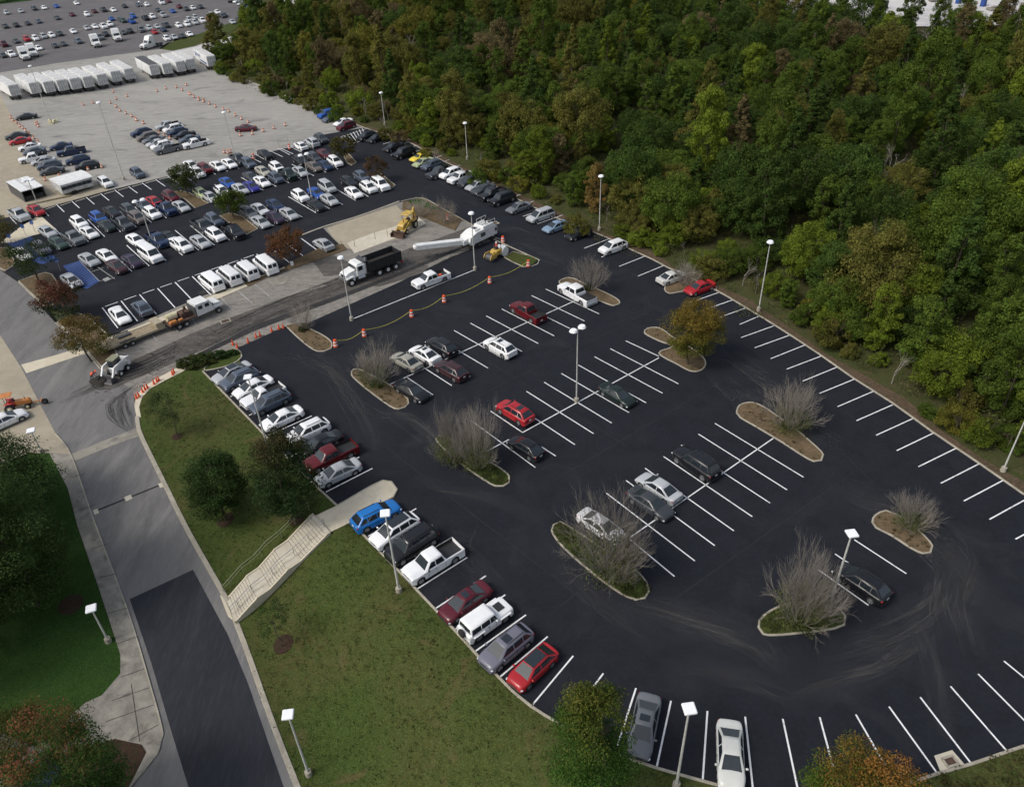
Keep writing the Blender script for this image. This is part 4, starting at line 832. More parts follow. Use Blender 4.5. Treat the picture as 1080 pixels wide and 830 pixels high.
for a in [((421,624),(407,541),'box','pale lamp post with square white head on the lawn beside the black SUV'),((608,424),(611,347),'two','lamp post with two round heads in the middle of the new car park'),
 ((501,285),(498,225),'disc','lamp post with one round head at the long line end by the milling machine'),((873,645),(900,563),'box','leaning looking lamp post on the island beside the lone black SUV'),
 ((713,830),(727,747),'box','lamp post with square head at the bottom kerb between two silver cars'),((326,817),(300,755),'box','lamp post with square white head on the lower lawn beside the road'),
 ((115,677),(97,641),'small','short lamp post with square head on the left verge beside the sidewalk'),((131,190),(107,108),'disc','very tall thin lamp post in the concrete yard beside the white trailer'),
 ((800,328),(808,255),'disc','lamp post at the edge of the wood beside the empty bays on the right'),((632,243),(633,186),'disc','lamp post at the edge of the wood behind the white SUV'),
 ((371,338),(358,272),'disc','lamp post at the left end of the long painted line'),((493,168),(491,130),'disc','lamp post standing among bushes above the white pickup and SUV'),
 ((406,132),(402.5,98),'disc','lamp post among the trees at the far end of the wood row'),((161,257),(145,212),'two','lamp post with two round heads in the left part of the north car park'),
 ((329,210),(322,163),'two','lamp post with two round heads in the right part of the north car park'),((248,168),(241,118),'disc','thin lamp post at the edge of the concrete yard near the fence panels'),
 ((54,130),(32,70),'disc','tall thin lamp post in front of the parked trailers'),((282,471),(255.5,399),'box','lamp post with square head on the lawn in front of the white sedan'),
 ((44,477),(34,453.5),'small','short lamp post with square head where driveway meets the sidewalk'),((41.4,219.6),(35,189),'two','lamp post with two dark backed heads standing before the white shelter'),
 ((1057.5,497),(1087,432),'disc','lamp post leaning out of view at the right edge of the wood'),((151.5,19),(148.5,2),'disc','small distant lamp post among the cars of the far lot')]:
    lamp(a[0], a[1], a[2], a[3], r=.105 if a[2] == 'box' else .09, group=LG)
# ------------------------------------------------------------------ barrels, cones, tape
def make_barrel():
    o = empty('traffic_barrel'); MB().cyl((0,0,0),(0,0,.08),.40,.38,n=12).build('base','tyre',o)
    for k in range(5): MB().cyl((0,0,.08+k*.2),(0,0,.28+k*.2),.30-.022*k,.285-.022*k,n=14).build('band','orange_vinyl' if k % 2 == 0 else 'white_band',o,True)
    MB().box((0,0,1.13),(.18,.05,.12),ch=.01).build('handle','orange_vinyl',o); return o
bp_ = make_barrel()
BR = [(354.3,366),(384.4,355),(434.4,334.5),(468.6,319),(516.6,299),(557.3,281.5)]; BH = []
BL = ['orange and white barrel at the left end of the yellow tape','orange and white barrel second from the left on the tape','orange and white barrel third from the left on the tape','orange and white barrel fourth from the left on the tape','orange and white barrel fifth from the left on the tape','orange and white barrel at the right end of the tape by the grass island']
for i, b in enumerate(BR):
    o = bp_ if i == 0 else copy_tree(bp_); o.location = G(*b); tag(o, BL[i], 'traffic barrel', 'barrels joined by yellow tape'); BH.append(G(*b)+Vector((0,0,1.0)))
m = MB()
for i in range(5):
    a, b = BH[i], BH[i+1]; n = 14; L = [a.lerp(b,k/n)-Vector((0,0,.55*math.sin(math.pi*k/n)*(1 if i != 1 else 1.1))) for k in range(n+1)]
    for k in range(n):
        h_ = Vector((0,0,.045)); w_ = Vector((.03,-.03,0)); m.add([L[k]-h_,L[k+1]-h_,L[k+1]+h_,L[k]+h_], [(0,1,2,3)]); m.add([L[k]-w_,L[k+1]-w_,L[k+1]+w_,L[k]+w_], [(0,1,2,3)])
tag(m.build('barrier_tape','tape'), 'sagging yellow barrier tape strung between the orange and white barrels', 'barrier tape')
def make_cone(s=1.0, low=False):
    if low:
        m = MB().cyl((0,0,0),(0,0,.06),.36,.34,n=8,mi=1).cyl((0,0,.06),(0,0,.32),.27,.25,n=8).cyl((0,0,.32),(0,0,.52),.25,.23,n=8,mi=2).cyl((0,0,.52),(0,0,.8),.23,.18,n=8); return m.build('traffic_barrel',['orange_faded','tyre','white_band'])
    o = empty('traffic_cone'); MB().box((0,0,.03),(.42,.42,.06),ch=.01).build('base','tyre',o); MB().cyl((0,0,.05),(0,0,.82),.17,.04,n=12).build('cone','orange_vinyl',o,True); MB().cyl((0,0,.42),(0,0,.56),.108,.078,n=12).build('reflective_band','white_band',o,True); return o
c0 = make_cone()
CN = [(250.5,367),(246,364),(262,361.5),(270.5,356.5),(274.5,355),(286.8,350),(294.5,347.5),(299,346.5),(144.5,421),(147,419),(151,414.5),(153.5,412),(156,410),(163,406),(166,403.5),(168,402),(182.5,396),(184,394)]
CL = ['cluster where the new asphalt meets the milled strip']
for i, p in enumerate(CN):
    o = c0 if i == 0 else copy_tree(c0); o.location = G(*p); o.rotation_euler.z = random.random()*3
    if i < 8: tag(o, 'orange red cone in the line of cones across the end of the milled strip', 'traffic cone', 'cones across the car park entrance')
    else: tag(o, 'orange red cone standing along the curved corner of the lawn', 'traffic cone', 'cones round the corner of the lawn')
    if i in (3,13): MB().cyl((0,0,.8),(0,0,1.0),.02,n=5).build('handle','orange_vinyl',o)
c2 = make_cone(low=True); FC = []
for win, L in (((0,0,4.882),[(620,575),(650,590),(680,605),(705,625),(740,640),(600,555),(570,535),(600,515),(430,545),(480,535),(655,500),(585,478),(855,462),(810,475),(910,455),(940,470),(960,445),(975,490),(1000,505),(1025,520),(1050,530)]),
 ((200,0,4.882),[(5,490),(50,515),(75,523),(103,540),(135,555),(175,570),(203,580),(237,600),(268,618),(302,635),(340,665),(380,680),(435,665),(493,650),(263,703),(325,695)]),
 ((0,100,8.3),[(100,210),(120,235),(150,255),(180,285),(205,300),(230,325),(260,355),(300,390),(320,270),(340,285),(330,260),(340,425),(775,665),(895,645),(675,705),(525,725),(400,755)]),
 ((120,110,10.38),[(245,180),(330,218),(500,330),(525,550),(640,520),(760,500),(905,475),(1020,440),(560,360),(620,390)]),((180,150,10.38),[(590,125),(630,130),(660,120)])):
    for x, y in L: FC.append((win[0]+x/win[2], win[1]+y/win[2]))
for i, p in enumerate(FC):
    o = c2 if i == 0 else c2.copy(); 
    if i: COL.objects.link(o)
    o.location = G(*p); o.rotation_euler.z = random.random()
    tag(o, 'small faded orange barrel standing on the pale concrete yard', 'traffic barrel', 'barrels dotted over the concrete yard')
# orange barrels beside bays and the yellow blocks at the tall pole
for i, (p, l) in enumerate([((305.5,157.5),'striped orange barrel beside the white sedan in the far side bays'),((267.8,168),'striped orange barrel between a grey and a black car in the far side bays'),((530.5,256),'orange barrel at the tip of the grass island behind the yellow roller'),((472.5,232.3),'orange barrel on the kerb between soil island and milled strip')]):
    o = copy_tree(bp_); o.location = G(*p); tag(o, l, 'traffic barrel', None)
for i, (x, y) in enumerate([(450,262),(480,250),(500,243),(440,245)]):
    o = MB().prism([(-.5,0),(.5,0),(.22,.8),(-.22,.8)],-.25,.25).build('concrete_block','cream_paint'); o.location = G(x/8.3, 100+y/8.3); o.rotation_euler.z = i
    tag(o, 'low yellowish block at the foot of the tall lamp post before the trailers', 'barrier block', 'blocks around the tall lamp post')
# accessible parking signs
def sign_post(px, py, lab, h=2.1, col='blue_sign'):
    o = empty('parking_sign', G(px,py), .4, lab, 'sign'); MB().cyl((0,0,0),(0,0,h),.035,n=6).build('post','steel',o); b = MB().box((0,-.05,h-.25),(.5,.03,.62)).build('panel',col,o)
    s = MB()   # wheelchair symbol
    n = 10
    for i in range(7): a = math.radians(200+i*26); c = math.radians(200+(i+1)*26); s.cyl((.12*math.cos(a),-.07,h-.36+.12*math.sin(a)),(.12*math.cos(c),-.07,h-.36+.12*math.sin(c)),.016,n=5)
    s.cyl((-.02,-.07,h-.30),(-.03,-.07,h-.12),.018,n=5).cyl((-.02,-.07,h-.28),(.09,-.07,h-.29),.016,n=5).cyl((.09,-.07,h-.29),(.13,-.07,h-.40),.016,n=5).cyl((-.03,-.085,h-.07),(-.03,-.055,h-.07),.03,n=8); s.build('symbol','white_band',b)
    return o
sign_post(14,260,'blue wheelchair sign beside the kerb at the left blue bays'); sign_post(28,249.5,'blue wheelchair sign at the top edge of the left blue bays'); sign_post(64,286,'blue wheelchair sign at the corner of the hatched bay')
sign_post(37.5,245.5,'blue wheelchair sign on the concrete pad beside the silver sedan')
for k, (p, l) in enumerate([((297.5,275.5),'small white board on a post below the red tree'),((309,283.5),'slanted white marker post at the mulch strip')]):
    o = empty('marker_sign', G(*p), .5, l, 'sign'); MB().cyl((0,0,0),(0,0,1.1),.03,n=6).build('post','steel',o); MB().box((0,-.04,.9),(.45,.03,.7)).build('panel','white_metal',o)
# thin stakes on the concrete slab, fence panels by the yard
for k, p in enumerate([(374.5,261),(396,253),(409,249.5),(361,262),(449,241)]):
    o = MB().cyl((0,0,0),(0,0,1.3),.035,n=6).box((0,0,.02),(.2,.2,.04)).build('stake','steel_dark'); o.location = G(*p); tag(o, 'thin dark stake standing in the fresh concrete between the machines', 'stake', 'stakes in the new concrete')
def fence(p, q, lab):
    a, b = G(*p), G(*q); o = empty('fence_panel', a, math.atan2(b.y-a.y,b.x-a.x), lab, 'fence'); L = (b-a).length
    f = MB().cyl((0,0,.1),(0,0,2.0),.04,n=6).cyl((L,0,.1),(L,0,2.0),.04,n=6).cyl((0,0,2.0),(L,0,2.0),.03,n=6).cyl((0,0,.15),(L,0,.15),.03,n=6); f.build('frame','steel',o)
    w = MB(); n = int(L/.22)
    for i in range(1,n): w.cyl((L*i/n,0,.15),(L*i/n,0,2.0),.009,n=3,caps=False)
    w.build('wire_mesh','steel',o); MB().box((0,0,.05),(.2,.7,.1)).box((L,0,.05),(.2,.7,.1)).build('foot','kerb_concrete',o)
fence((259,169.5),(268.5,166.5),'temporary wire fence panel beside the dark grey pickup'); fence((295,156.5),(304.5,153.5),'temporary wire fence panel beside the white sedan at the yard edge')

# ------------------------------------------------------------------ machines and lorries; each has its front along +X
def place(o, px, py, dx, dy, up=1.0):
    o.location = G(px, py, up); o.rotation_euler = (0,0,heading(px, py, dx, dy, up)); return o
def wheels(o, L, r, w=.35, rim='rim', nm='wheel'):
    for x, y in L:
        q = wheel_mesh(r, w, 18).build(nm, 'tyre', o, True); q.location = (x,y,r); s_ = 1 if y > 0 else -1
        MB().cyl((0,s_*(w/2-.06),0),(0,s_*(w/2+.015),0),r*.55,r*.50,n=12).cyl((0,s_*(w/2),0),(0,s_*(w/2+.07),0),r*.18,n=8).build('rim', rim, q)
def dump_truck():
    o = empty('dump_truck', label='white cab dump truck with black bed standing on the milled strip', cat='dump truck')
    MB().box((0,0,.95),(8.6,.9,.25)).build('chassis','black_plastic',o)
    c = MB().box((2.55,0,2.0),(1.6,2.35,1.75),ch=.12).box((2.5,0,2.95),(1.3,2.1,.22),ch=.08); c.build('cab','white_metal',o)
    h = MB().prism([(3.3,1.0),(5.0,1.0),(5.05,1.75),(4.7,1.95),(3.3,2.25)],-.85,.85); h.build('hood','white_metal',o)
    for s_ in (1,-1):
        MB().box((4.45,s_*1.0,1.35),(1.25,.42,.22),ch=.06,ry=.12).box((3.9,s_*1.0,1.05),(.3,.42,.6),ch=.05).build('fender','white_metal',o); MB().box((2.7,s_*1.185,2.35),(.75,.03,.62)).build('door_window','glass_dark',o)
        MB().cyl((1.62,s_*.95,1.2),(1.62,s_*.95,3.5),.09,n=8).build('exhaust_stack','chrome',o); MB().box((3.15,s_*1.42,2.4),(.1,.22,.5),ch=.02).build('wing_mirror','black_plastic',o)
        MB().box((5.0,s_*.85,1.35),(.14,.3,.22),ch=.03).build('headlight','headlamp',o); MB().cyl((2.1,s_*1.0,.9),(3.2,s_*1.0,.9),.3,n=10).build('fuel_tank','chrome',o)
    MB().box((3.37,0,2.42),(.04,1.95,.68),ry=-.1).build('windshield','glass_dark',o); MB().box((5.04,0,1.45),(.06,1.1,.6)).build('grille','black_plastic',o); MB().box((5.2,0,.85),(.2,2.4,.35),ch=.05).build('bumper','steel_dark',o)
    b = MB(); t0, t1 = 1.25, 2.75; x0, x1 = -4.4, 1.35
    b.box(((x0+x1)/2,0,t0),(x1-x0,2.0,.12))
    for s_ in (1,-1):
        b.box(((x0+x1)/2,s_*1.2,(t0+t1)/2),(x1-x0,.10,t1-t0)); b.box(((x0+x1)/2,s_*1.24,t1),(x1-x0,.14,.12))
        for i in range(7): b.box((x0+.4+i*.82,s_*1.29,(t0+t1)/2),(.10,.10,t1-t0-.1))
    b.box((x1,0,2.1),(.10,2.4,1.8)).box((x0,0,1.95),(.10,2.4,1.5)); b.build('dump_bed','black_plastic',o)
    MB().box((1.75,0,3.1),(.9,2.3,.10),ch=.03).box((1.1,0,3.0),(.5,.5,.35),ch=.1).build('tarp_roller','steel_dark',o)
    MB().box(((x0+x1)/2,0,1.75),(x1-x0-.25,2.2,.5),ch=.15).build('load','soil',o)
    MB().cyl((-3.6,-1.36,1.6),(1.9,-1.36,2.7),.04,n=6).build('tarp_arm','chrome',o)
    MB().box((x0-.15,0,.9),(.1,2.4,.3)).build('rear_bumper','red_paint',o)
    wheels(o, [(4.4,1.0),(4.4,-1.0)]+[(x,s_*.98) for x in (-.4,-1.9,-3.3) for s_ in (1,-1)], .54, .45, 'white_metal'); return o
place(dump_truck(), 393, 280.5, -2, .74, 1.4)
def milling():
    o = empty('milling_machine', label='large white road milling machine with a long conveyor boom reaching over the strip', cat='milling machine')
    MB().prism([(-3.2,.9),(3.0,.9),(3.3,1.5),(3.1,2.2),(1.6,2.75),(-2.6,2.75),(-3.3,2.2)],-1.2,1.2).build('body','white_metal',o)
    MB().box((-1.3,0,2.95),(2.6,2.2,.45),ch=.08).box((1.0,.0,2.85),(1.3,1.6,.35),ch=.08).build('engine_cover','white_metal',o)
    v = MB()
    for i in range(5): v.box((-2.3+i*.45,0,3.19),(.12,1.7,.03))
    v.box((.2,-1.21,1.9),(1.1,.03,.7)).box((-1.6,-1.21,1.9),(1.3,.03,.7)).box((.2,1.21,1.9),(1.1,.03,.7)); v.box((-2.9,1.21,1.8),(.5,.03,.6)).box((2.0,-1.21,1.5),(.8,.03,.4)).box((1.0,0,3.04),(.7,.9,.03)).box((-3.22,0,1.7),(.1,1.6,.8)); v.build('vents','steel_dark',o); MB().box((.6,-1.22,2.3),(3.5,.03,.10)).box((.6,1.22,2.3),(3.5,.03,.10)).box((-1,-1.22,1.15),(3.8,.03,.12)).build('panel_seam','trailer_grey',o)
    for x, y in ((2.2,.95),(2.2,-.95),(-2.4,.95),(-2.4,-.95)):
        t = MB().prism([(x-.75,0),(x+.75,0),(x+.95,.28),(x+.75,.6),(x-.75,.6),(x-.95,.28)],y-.18,y+.18).build('crawler_track','tyre',o); MB().cyl((x,y,.5),(x,y,1.1),.15,n=8).build('leg','white_metal',t)
    MB().cyl((-.1,-1.15,.55),(-.1,1.15,.55),.5,n=14).build('drum_housing','steel_dark',o)
    p = MB()
    for s_ in (1,-1):
        for x in (-2.9,-1.8,-.7): p.cyl((x,s_*1.05,2.9),(x,s_*1.05,3.75),.035,n=6)
        p.cyl((-2.9,s_*1.05,3.75),(-.7,s_*1.05,3.75),.035,n=6)
    p.build('guard_rail','white_metal',o); MB().box((-2.2,.5,3.4),(.5,.5,.75),ch=.08).box((-2.25,-.5,3.4),(.4,.4,.5),ch=.06).build('operator_seat','black_plastic',o)
    MB().cyl((-1.0,.7,3.1),(-1.0,.7,3.9),.08,n=8).build('exhaust_stack','steel_dark',o)
    MB().prism([(3.0,1.0),(4.2,1.15),(4.3,1.8),(3.1,2.1)],-.65,.65).build('feeder','white_metal',o)
    c = empty('conveyor'); c.parent = o; c.location = (3.9,0,1.5); c.rotation_euler = (0,-.10,-.42)
    MB().box((4.0,.52,.15),(8.2,.08,.75)).box((4.0,-.52,.15),(8.2,.08,.75)).box((4.0,0,.53),(8.0,.98,.05)).box((8.15,0,.1),(.5,1.0,.6),ch=.1).build('boom','white_metal',c)
    MB().box((4.0,0,.0),(8.3,.86,.1)).build('belt','tyre',c)
    l = MB()
    for i, w in enumerate((.35,.22,.22,.3,.3)): l.box((4.6+i*.55,-.565,.2),(w,.01,.34)); 
    l.box((7.0,-.565,.2),(.5,.01,.4)); l.build('lettering','black_plastic',c)
    return o
m_ = place(milling(), 505, 246, -2.0, .95, 1.6); m_.scale = (.95,.95,.92)
def backhoe():
    o = empty('backhoe_loader', label='yellow backhoe loader with rusty front bucket resting on fresh concrete', cat='backhoe loader')
    MB().prism([(-1.5,.8),(2.0,.8),(2.1,1.5),(1.9,1.75),(.3,1.95),(-1.5,1.3)],-.55,.55).build('body','yellow_paint',o)
    for x, y in ((.25,.6),(.25,-.6),(-1.35,.6),(-1.35,-.6)): MB().cyl((x,y,1.2),(x,y,2.75),.05,n=6).build('cab_post','black_plastic',o)
    MB().box((-.55,0,2.8),(2.0,1.55,.14),ch=.05).build('cab_roof','yellow_paint',o); MB().box((-.6,0,1.6),(.6,.6,.7),ch=.1).build('seat','black_plastic',o)
    for s_ in (1,-1):
        MB().prism([(.2,1.55),(.5,1.75),(2.9,.55),(2.8,.35)],s_*.75-.07,s_*.75+.07).build('loader_arm','yellow_paint',o); MB().cyl((.9,s_*.75,1.0),(2.2,s_*.75,.75),.06,n=6).build('cylinder','chrome',o)
        MB().box((-1.2,s_*.85,1.5),(1.2,.42,.12),ch=.04).build('rear_fender','yellow_paint',o)
    MB().prism([(2.7,.08),(3.6,.03),(3.5,.12),(2.9,.2),(2.85,.75),(3.1,.95),(2.75,.98),(2.62,.5)],-1.15,1.15).box((3.1,1.16,.4),(.8,.05,.7)).box((3.1,-1.16,.4),(.8,.05,.7)).build('front_bucket','rust',o)
    b = MB().prism([(-1.7,.9),(-2.2,1.0),(-2.7,2.9),(-2.45,3.0)],-.14,.14); b.build('boom','yellow_paint',o); MB().prism([(-2.7,3.05),(-2.4,2.85),(-3.0,1.2),(-3.2,1.25)],-.10,.10).build('dipper','yellow_paint',o)
    MB().prism([(-3.2,1.3),(-2.9,1.1),(-2.6,.75),(-2.9,.55),(-3.35,.8)],-.35,.35).build('rear_bucket','rust',o)
    MB().cyl((1.2,.2,1.8),(1.2,.2,2.5),.05,n=6).build('exhaust_stack','black_plastic',o)
    wheels(o,[(-1.2,.85),(-1.2,-.85)],.72,.42,'cream_paint','rear_wheel'); wheels(o,[(1.55,.75),(1.55,-.75)],.45,.3,'cream_paint','front_wheel'); return o
place(backhoe(), 429, 237, -1.6, 1.25, 1.0)
def person(lab, hat='orange_vinyl', pose='stand'):
    """one skinned body; helmet and vest are its clothing"""
    if pose == 'bend': J = dict(pel=(0,0,.92),ch=(.34,0,1.18),nk=(.50,0,1.28),hd=(.66,0,1.34),hl=(0,.1,.88),kl=(.10,.14,.5),fl=(-.02,.15,.07),tl=(.14,.16,.03),hr=(0,-.1,.88),kr=(-.1,-.14,.5),fr=(-.22,-.15,.07),tr=(-.06,-.16,.03),sl=(.38,.2,1.2),el=(.50,.24,.92),wl=(.68,.12,.80),gl=(.75,.10,.76),sr_=(.38,-.2,1.2),er=(.48,-.24,.9),wr=(.66,-.10,.68),gr=(.73,-.08,.64))
    elif pose == 'sit': J = dict(pel=(0,0,.55),ch=(.04,0,.98),nk=(.05,0,1.13),hd=(.08,0,1.27),hl=(.02,.1,.52),kl=(.45,.14,.55),fl=(.5,.15,.1),tl=(.65,.16,.06),hr=(.02,-.1,.52),kr=(.45,-.14,.55),fr=(.5,-.15,.1),tr=(.65,-.16,.06),sl=(.04,.2,1.02),el=(.16,.26,.78),wl=(.40,.2,.74),gl=(.48,.18,.75),sr_=(.04,-.2,1.02),er=(.16,-.26,.78),wr=(.4,-.2,.74),gr=(.48,-.18,.75))
    ed = [('pel','ch'),('ch','nk'),('nk','hd'),('pel','hl'),('hl','kl'),('kl','fl'),('fl','tl'),('pel','hr'),('hr','kr'),('kr','fr'),('fr','tr'),('ch','sl'),('sl','el'),('el','wl'),('wl','gl'),('ch','sr_'),('sr_','er'),('er','wr'),('wr','gr')]
    K = list(J); me = bpy.data.meshes.new('person'); V = [J[k] for k in K]; E = [(K.index(a),K.index(b)) for a,b in ed]
    for g, s_ in (('gl',1),('gr',-1)):      # five unequal fingers
        for i, l in enumerate((.05,.075,.085,.078,.06)):
            n = len(V); x, y, z = J[g]; V += [(x+.03,y+(i-2)*.018,z-.02),(x+.03+l*.6,y+(i-2)*.02,z-.02-l*.6)]; E += [(K.index(g),n),(n,n+1)]
    me.from_pydata(V,E,[]); o = bpy.data.objects.new('person', me); COL.objects.link(o); md = o.modifiers.new('s','SKIN'); me.update()
    R = dict(pel=.15,ch=.165,nk=.06,hd=.105,hl=.10,kl=.068,fl=.045,tl=.045,hr=.10,kr=.068,fr=.045,tr=.045,sl=.065,el=.045,wl=.03,gl=.04,sr_=.065,er=.045,wr=.03,gr=.04)
    for i, v in enumerate(me.skin_vertices[0].data): r = R[K[i]] if i < len(K) else .009; v.radius = (r,r); v.use_root = i == 0
    o.modifiers.new('b','SUBSURF').levels = 1; dg = bpy.context.evaluated_depsgraph_get(); m2 = bpy.data.meshes.new_from_object(o.evaluated_get(dg)); o.modifiers.clear(); o.data = m2
    for mt in ('cloth','skin'): m2.materials.append(MATS[mt])
    hd = Vector(J['hd'])
    for p in m2.polygons: p.material_index = 1 if (p.center-hd).length < .13 or min((p.center-Vector(J['gl'])).length,(p.center-Vector(J['gr'])).length) < .12 else 0
    c = Vector(J['ch']); a = Vector(J['pel']); d = (c-a)
    MB().cyl(a+d*.15,c+d*.25,.175,.19,n=12).build('vest','vest',o,True); MB().cyl(hd+Vector((0,0,.04)),hd+Vector((.0,0,.15)),.125,.07,n=12).cyl(hd+Vector((.02,0,.035)),hd+Vector((.02,0,.05)),.16,.15,n=12).build('hard_hat',hat,o,True)
    MB().box(hd+Vector((.105,0,-.02)),(.03,.03,.04)).build('nose','skin',o)
    return tag(o, lab, 'person')
o = person('worker in dark clothes and orange vest bending over soil before the loader bucket', pose='bend'); o.location = G(98.5,402); o.rotation_euler.z = .2
def roller():
    o = empty('road_roller', label='small yellow roller with white rear drum beside the grass island', cat='road roller')
    MB().cyl((1.1,-.6,.55),(1.1,.6,.55),.55,n=20).build('front_drum','steel_dark',o,True); MB().prism([(.35,.5),(1.8,.5),(1.85,.75),(1.5,1.25),(.45,1.25)],-.72,-.62).prism([(.35,.5),(1.8,.5),(1.85,.75),(1.5,1.25),(.45,1.25)],.62,.72).build('drum_yoke','yellow_paint',o)
    MB().box((-.3,0,1.05),(1.3,1.25,.85),ch=.12).box((.5,0,1.2),(.5,.8,.4),ch=.08).build('body','yellow_paint',o)
    MB().cyl((-1.6,-.75,.75),(-1.6,.75,.75),.75,n=20).build('rear_drum','white_metal',o,True); MB().box((-1.6,0,1.3),(1.2,1.1,.35),ch=.1).build('rear_cover','white_metal',o)
    MB().box((-.45,0,1.6),(.45,.5,.3),ch=.06).build('seat','black_plastic',o); MB().cyl((.15,0,1.4),(.05,0,1.9),.03,n=6).cyl((.03,0,1.9),(.0,0,1.92),.2,n=12).build('steering_wheel','black_plastic',o)
    for y in (.5,-.5): MB().cyl((-.85,y,1.3),(-.85,y,3.0),.06,n=6).build('roll_bar','steel_dark',o)
    MB().cyl((-.85,-.5,3.0),(-.85,.5,3.0),.06,n=6).build('roll_bar_top','steel_dark',o); return o
rl = place(roller(), 522, 267, -1.7, .9, .9)
o = person('operator in dark clothes seated on the small yellow roller', pose='sit', hat='white_band'); o.location = rl.matrix_basis @ Vector((-.5,0,1.2)); o.rotation_euler.z = rl.rotation_euler.z
def skid_steer():
    o = empty('skid_steer', label='white skid steer loader with dark cab tipping soil at the corner', cat='skid steer loader')
    MB().box((-.3,0,.85),(2.3,1.15,.9),ch=.1).build('body','white_metal',o); MB().box((.1,0,1.75),(1.3,1.0,1.1),ch=.1).build('cab','steel_dark',o); MB().box((.1,0,2.33),(1.4,1.1,.08),ch=.02).build('cab_roof','green_algae',o)
    MB().box((.77,0,1.7),(.03,.8,.8)).build('front_glass','glass_dark',o)
    for s_ in (1,-1):
        MB().prism([(-1.5,1.5),(-1.25,1.9),(1.3,1.75),(2.0,.75),(1.8,.6),(1.1,1.5),(-1.2,1.6)],s_*.80-.10,s_*.80+.10).build('lift_arm','white_metal',o)
        MB().prism([(-1.5,.7),(-1.1,.7),(-1.15,1.8),(-1.5,1.8)],s_*.78-.1,s_*.78+.1).build('rear_tower','white_metal',o)
        MB().box((-.2,s_*.59,1.65),(.7,.03,.5)).build('side_window','glass_dark',o)
    MB().box((-1.5,0,1.2),(.15,1.2,.8),ch=.04).build('engine_door','white_metal',o)
    MB().prism([(1.7,.15),(2.6,.10),(2.5,.2),(1.9,.3),(1.9,.85),(1.7,.9)],-.95,.95).box((2.1,.95,.45),(.8,.04,.6)).box((2.1,-.95,.45),(.8,.04,.6)).build('bucket','steel_dark',o)
    wheels(o,[(x,y) for x in (.55,-.75) for y in (.75,-.75)],.42,.32,'white_metal'); return o
place(skid_steer(), 123, 386.5, -1.8, 1.5, 1.0)
def heap(p, r, h, lab):
    m = MB(); n = 16; rings = 6; V = [(0,0,h)]; F = []
    for k in range(1,rings+1):
        for i in range(n):
            a = 2*math.pi*i/n; q = r*k/rings*(1+.2*math.sin(a*3+k)+random.uniform(-.08,.08)); V.append((q*math.cos(a)*1.3,q*math.sin(a),max(-.05,h*math.cos(min(1,k/rings)*math.pi/2)**1.1+random.uniform(-.05,.05) if k < rings else -.1)))
    for i in range(n): F.append((0,1+i,1+(i+1) % n))
    for k in range(rings-1):
        for i in range(n): a = 1+k*n+i; b = 1+k*n+(i+1) % n; F.append((a,a+n,b+n,b))
    o = m.add(V,F).build('soil_heap','soil',smooth=True); o.location = G(*p); return tag(o, lab, 'soil heap')
heap((106,402), 1.1, .7, 'dark heap of soil in front of the skid steer bucket')
def flatbed():
    o = empty('flatbed_truck', label='white crew cab flatbed truck with spray tank, hitched to a trailer', cat='flatbed truck')
    MB().box((-.3,0,.8),(7.4,.85,.22)).build('chassis','black_plastic',o)
    MB().prism([(.1,.85),(2.55,.85),(2.55,1.65),(2.1,2.5),(.1,2.55)],-1.05,1.05).build('cab','white_metal',o)
    MB().prism([(2.5,.85),(3.9,.85),(4.0,1.35),(3.7,1.6),(2.5,1.75)],-.95,.95).build('hood','white_metal',o)
    for s_ in (1,-1):
        for x in (.75,1.75): MB().box((x,s_*1.065,1.95),(.62,.03,.5)).build('door_window','glass_dark',o)
        MB().box((3.35,s_*.98,1.15),(1.1,.22,.3),ch=.06).build('fender','white_metal',o); MB().box((3.97,s_*.7,1.2),(.08,.3,.2)).build('headlight','headlamp',o); MB().box((2.5,s_*1.25,1.8),(.1,.2,.35)).build('wing_mirror','black_plastic',o)
    MB().box((2.36,0,2.08),(.04,1.8,.72),ry=-.48).build('windshield','glass_light',o); MB().box((4.02,0,1.15),(.05,1.0,.4)).build('grille','black_plastic',o)
    MB().box((-1.95,0,1.05),(4.0,2.3,.14)).build('flatbed','rust',o); MB().box((-.05,0,1.7),(.10,2.2,1.2)).build('headboard','steel_dark',o)
    MB().cyl((-3.6,.35,1.65),(-2.2,.35,1.65),.5,n=14).build('tank','cream_paint',o,True); MB().box((-1.2,.1,1.5),(1.4,1.3,.75),ch=.1).cyl((-1.4,-.5,1.2),(-1.4,-.5,2.4),.12,n=8).cyl((-.8,.4,1.4),(-.8,.4,2.3),.18,n=8).build('spray_equipment','rust',o)
    MB().box((-3.3,-.8,1.35),(1.0,.5,.4),ch=.06).box((-2.2,-.85,1.3),(.6,.35,.3),ch=.05).build('tool_box','orange_paint',o)
    wheels(o,[(3.2,.95),(3.2,-.95),(-2.7,.9),(-2.7,-.9),(-1.65,.9),(-1.65,-.9)],.45,.34); return o
place(flatbed(), 203, 328.5, 2.0, -.85, 1.3)
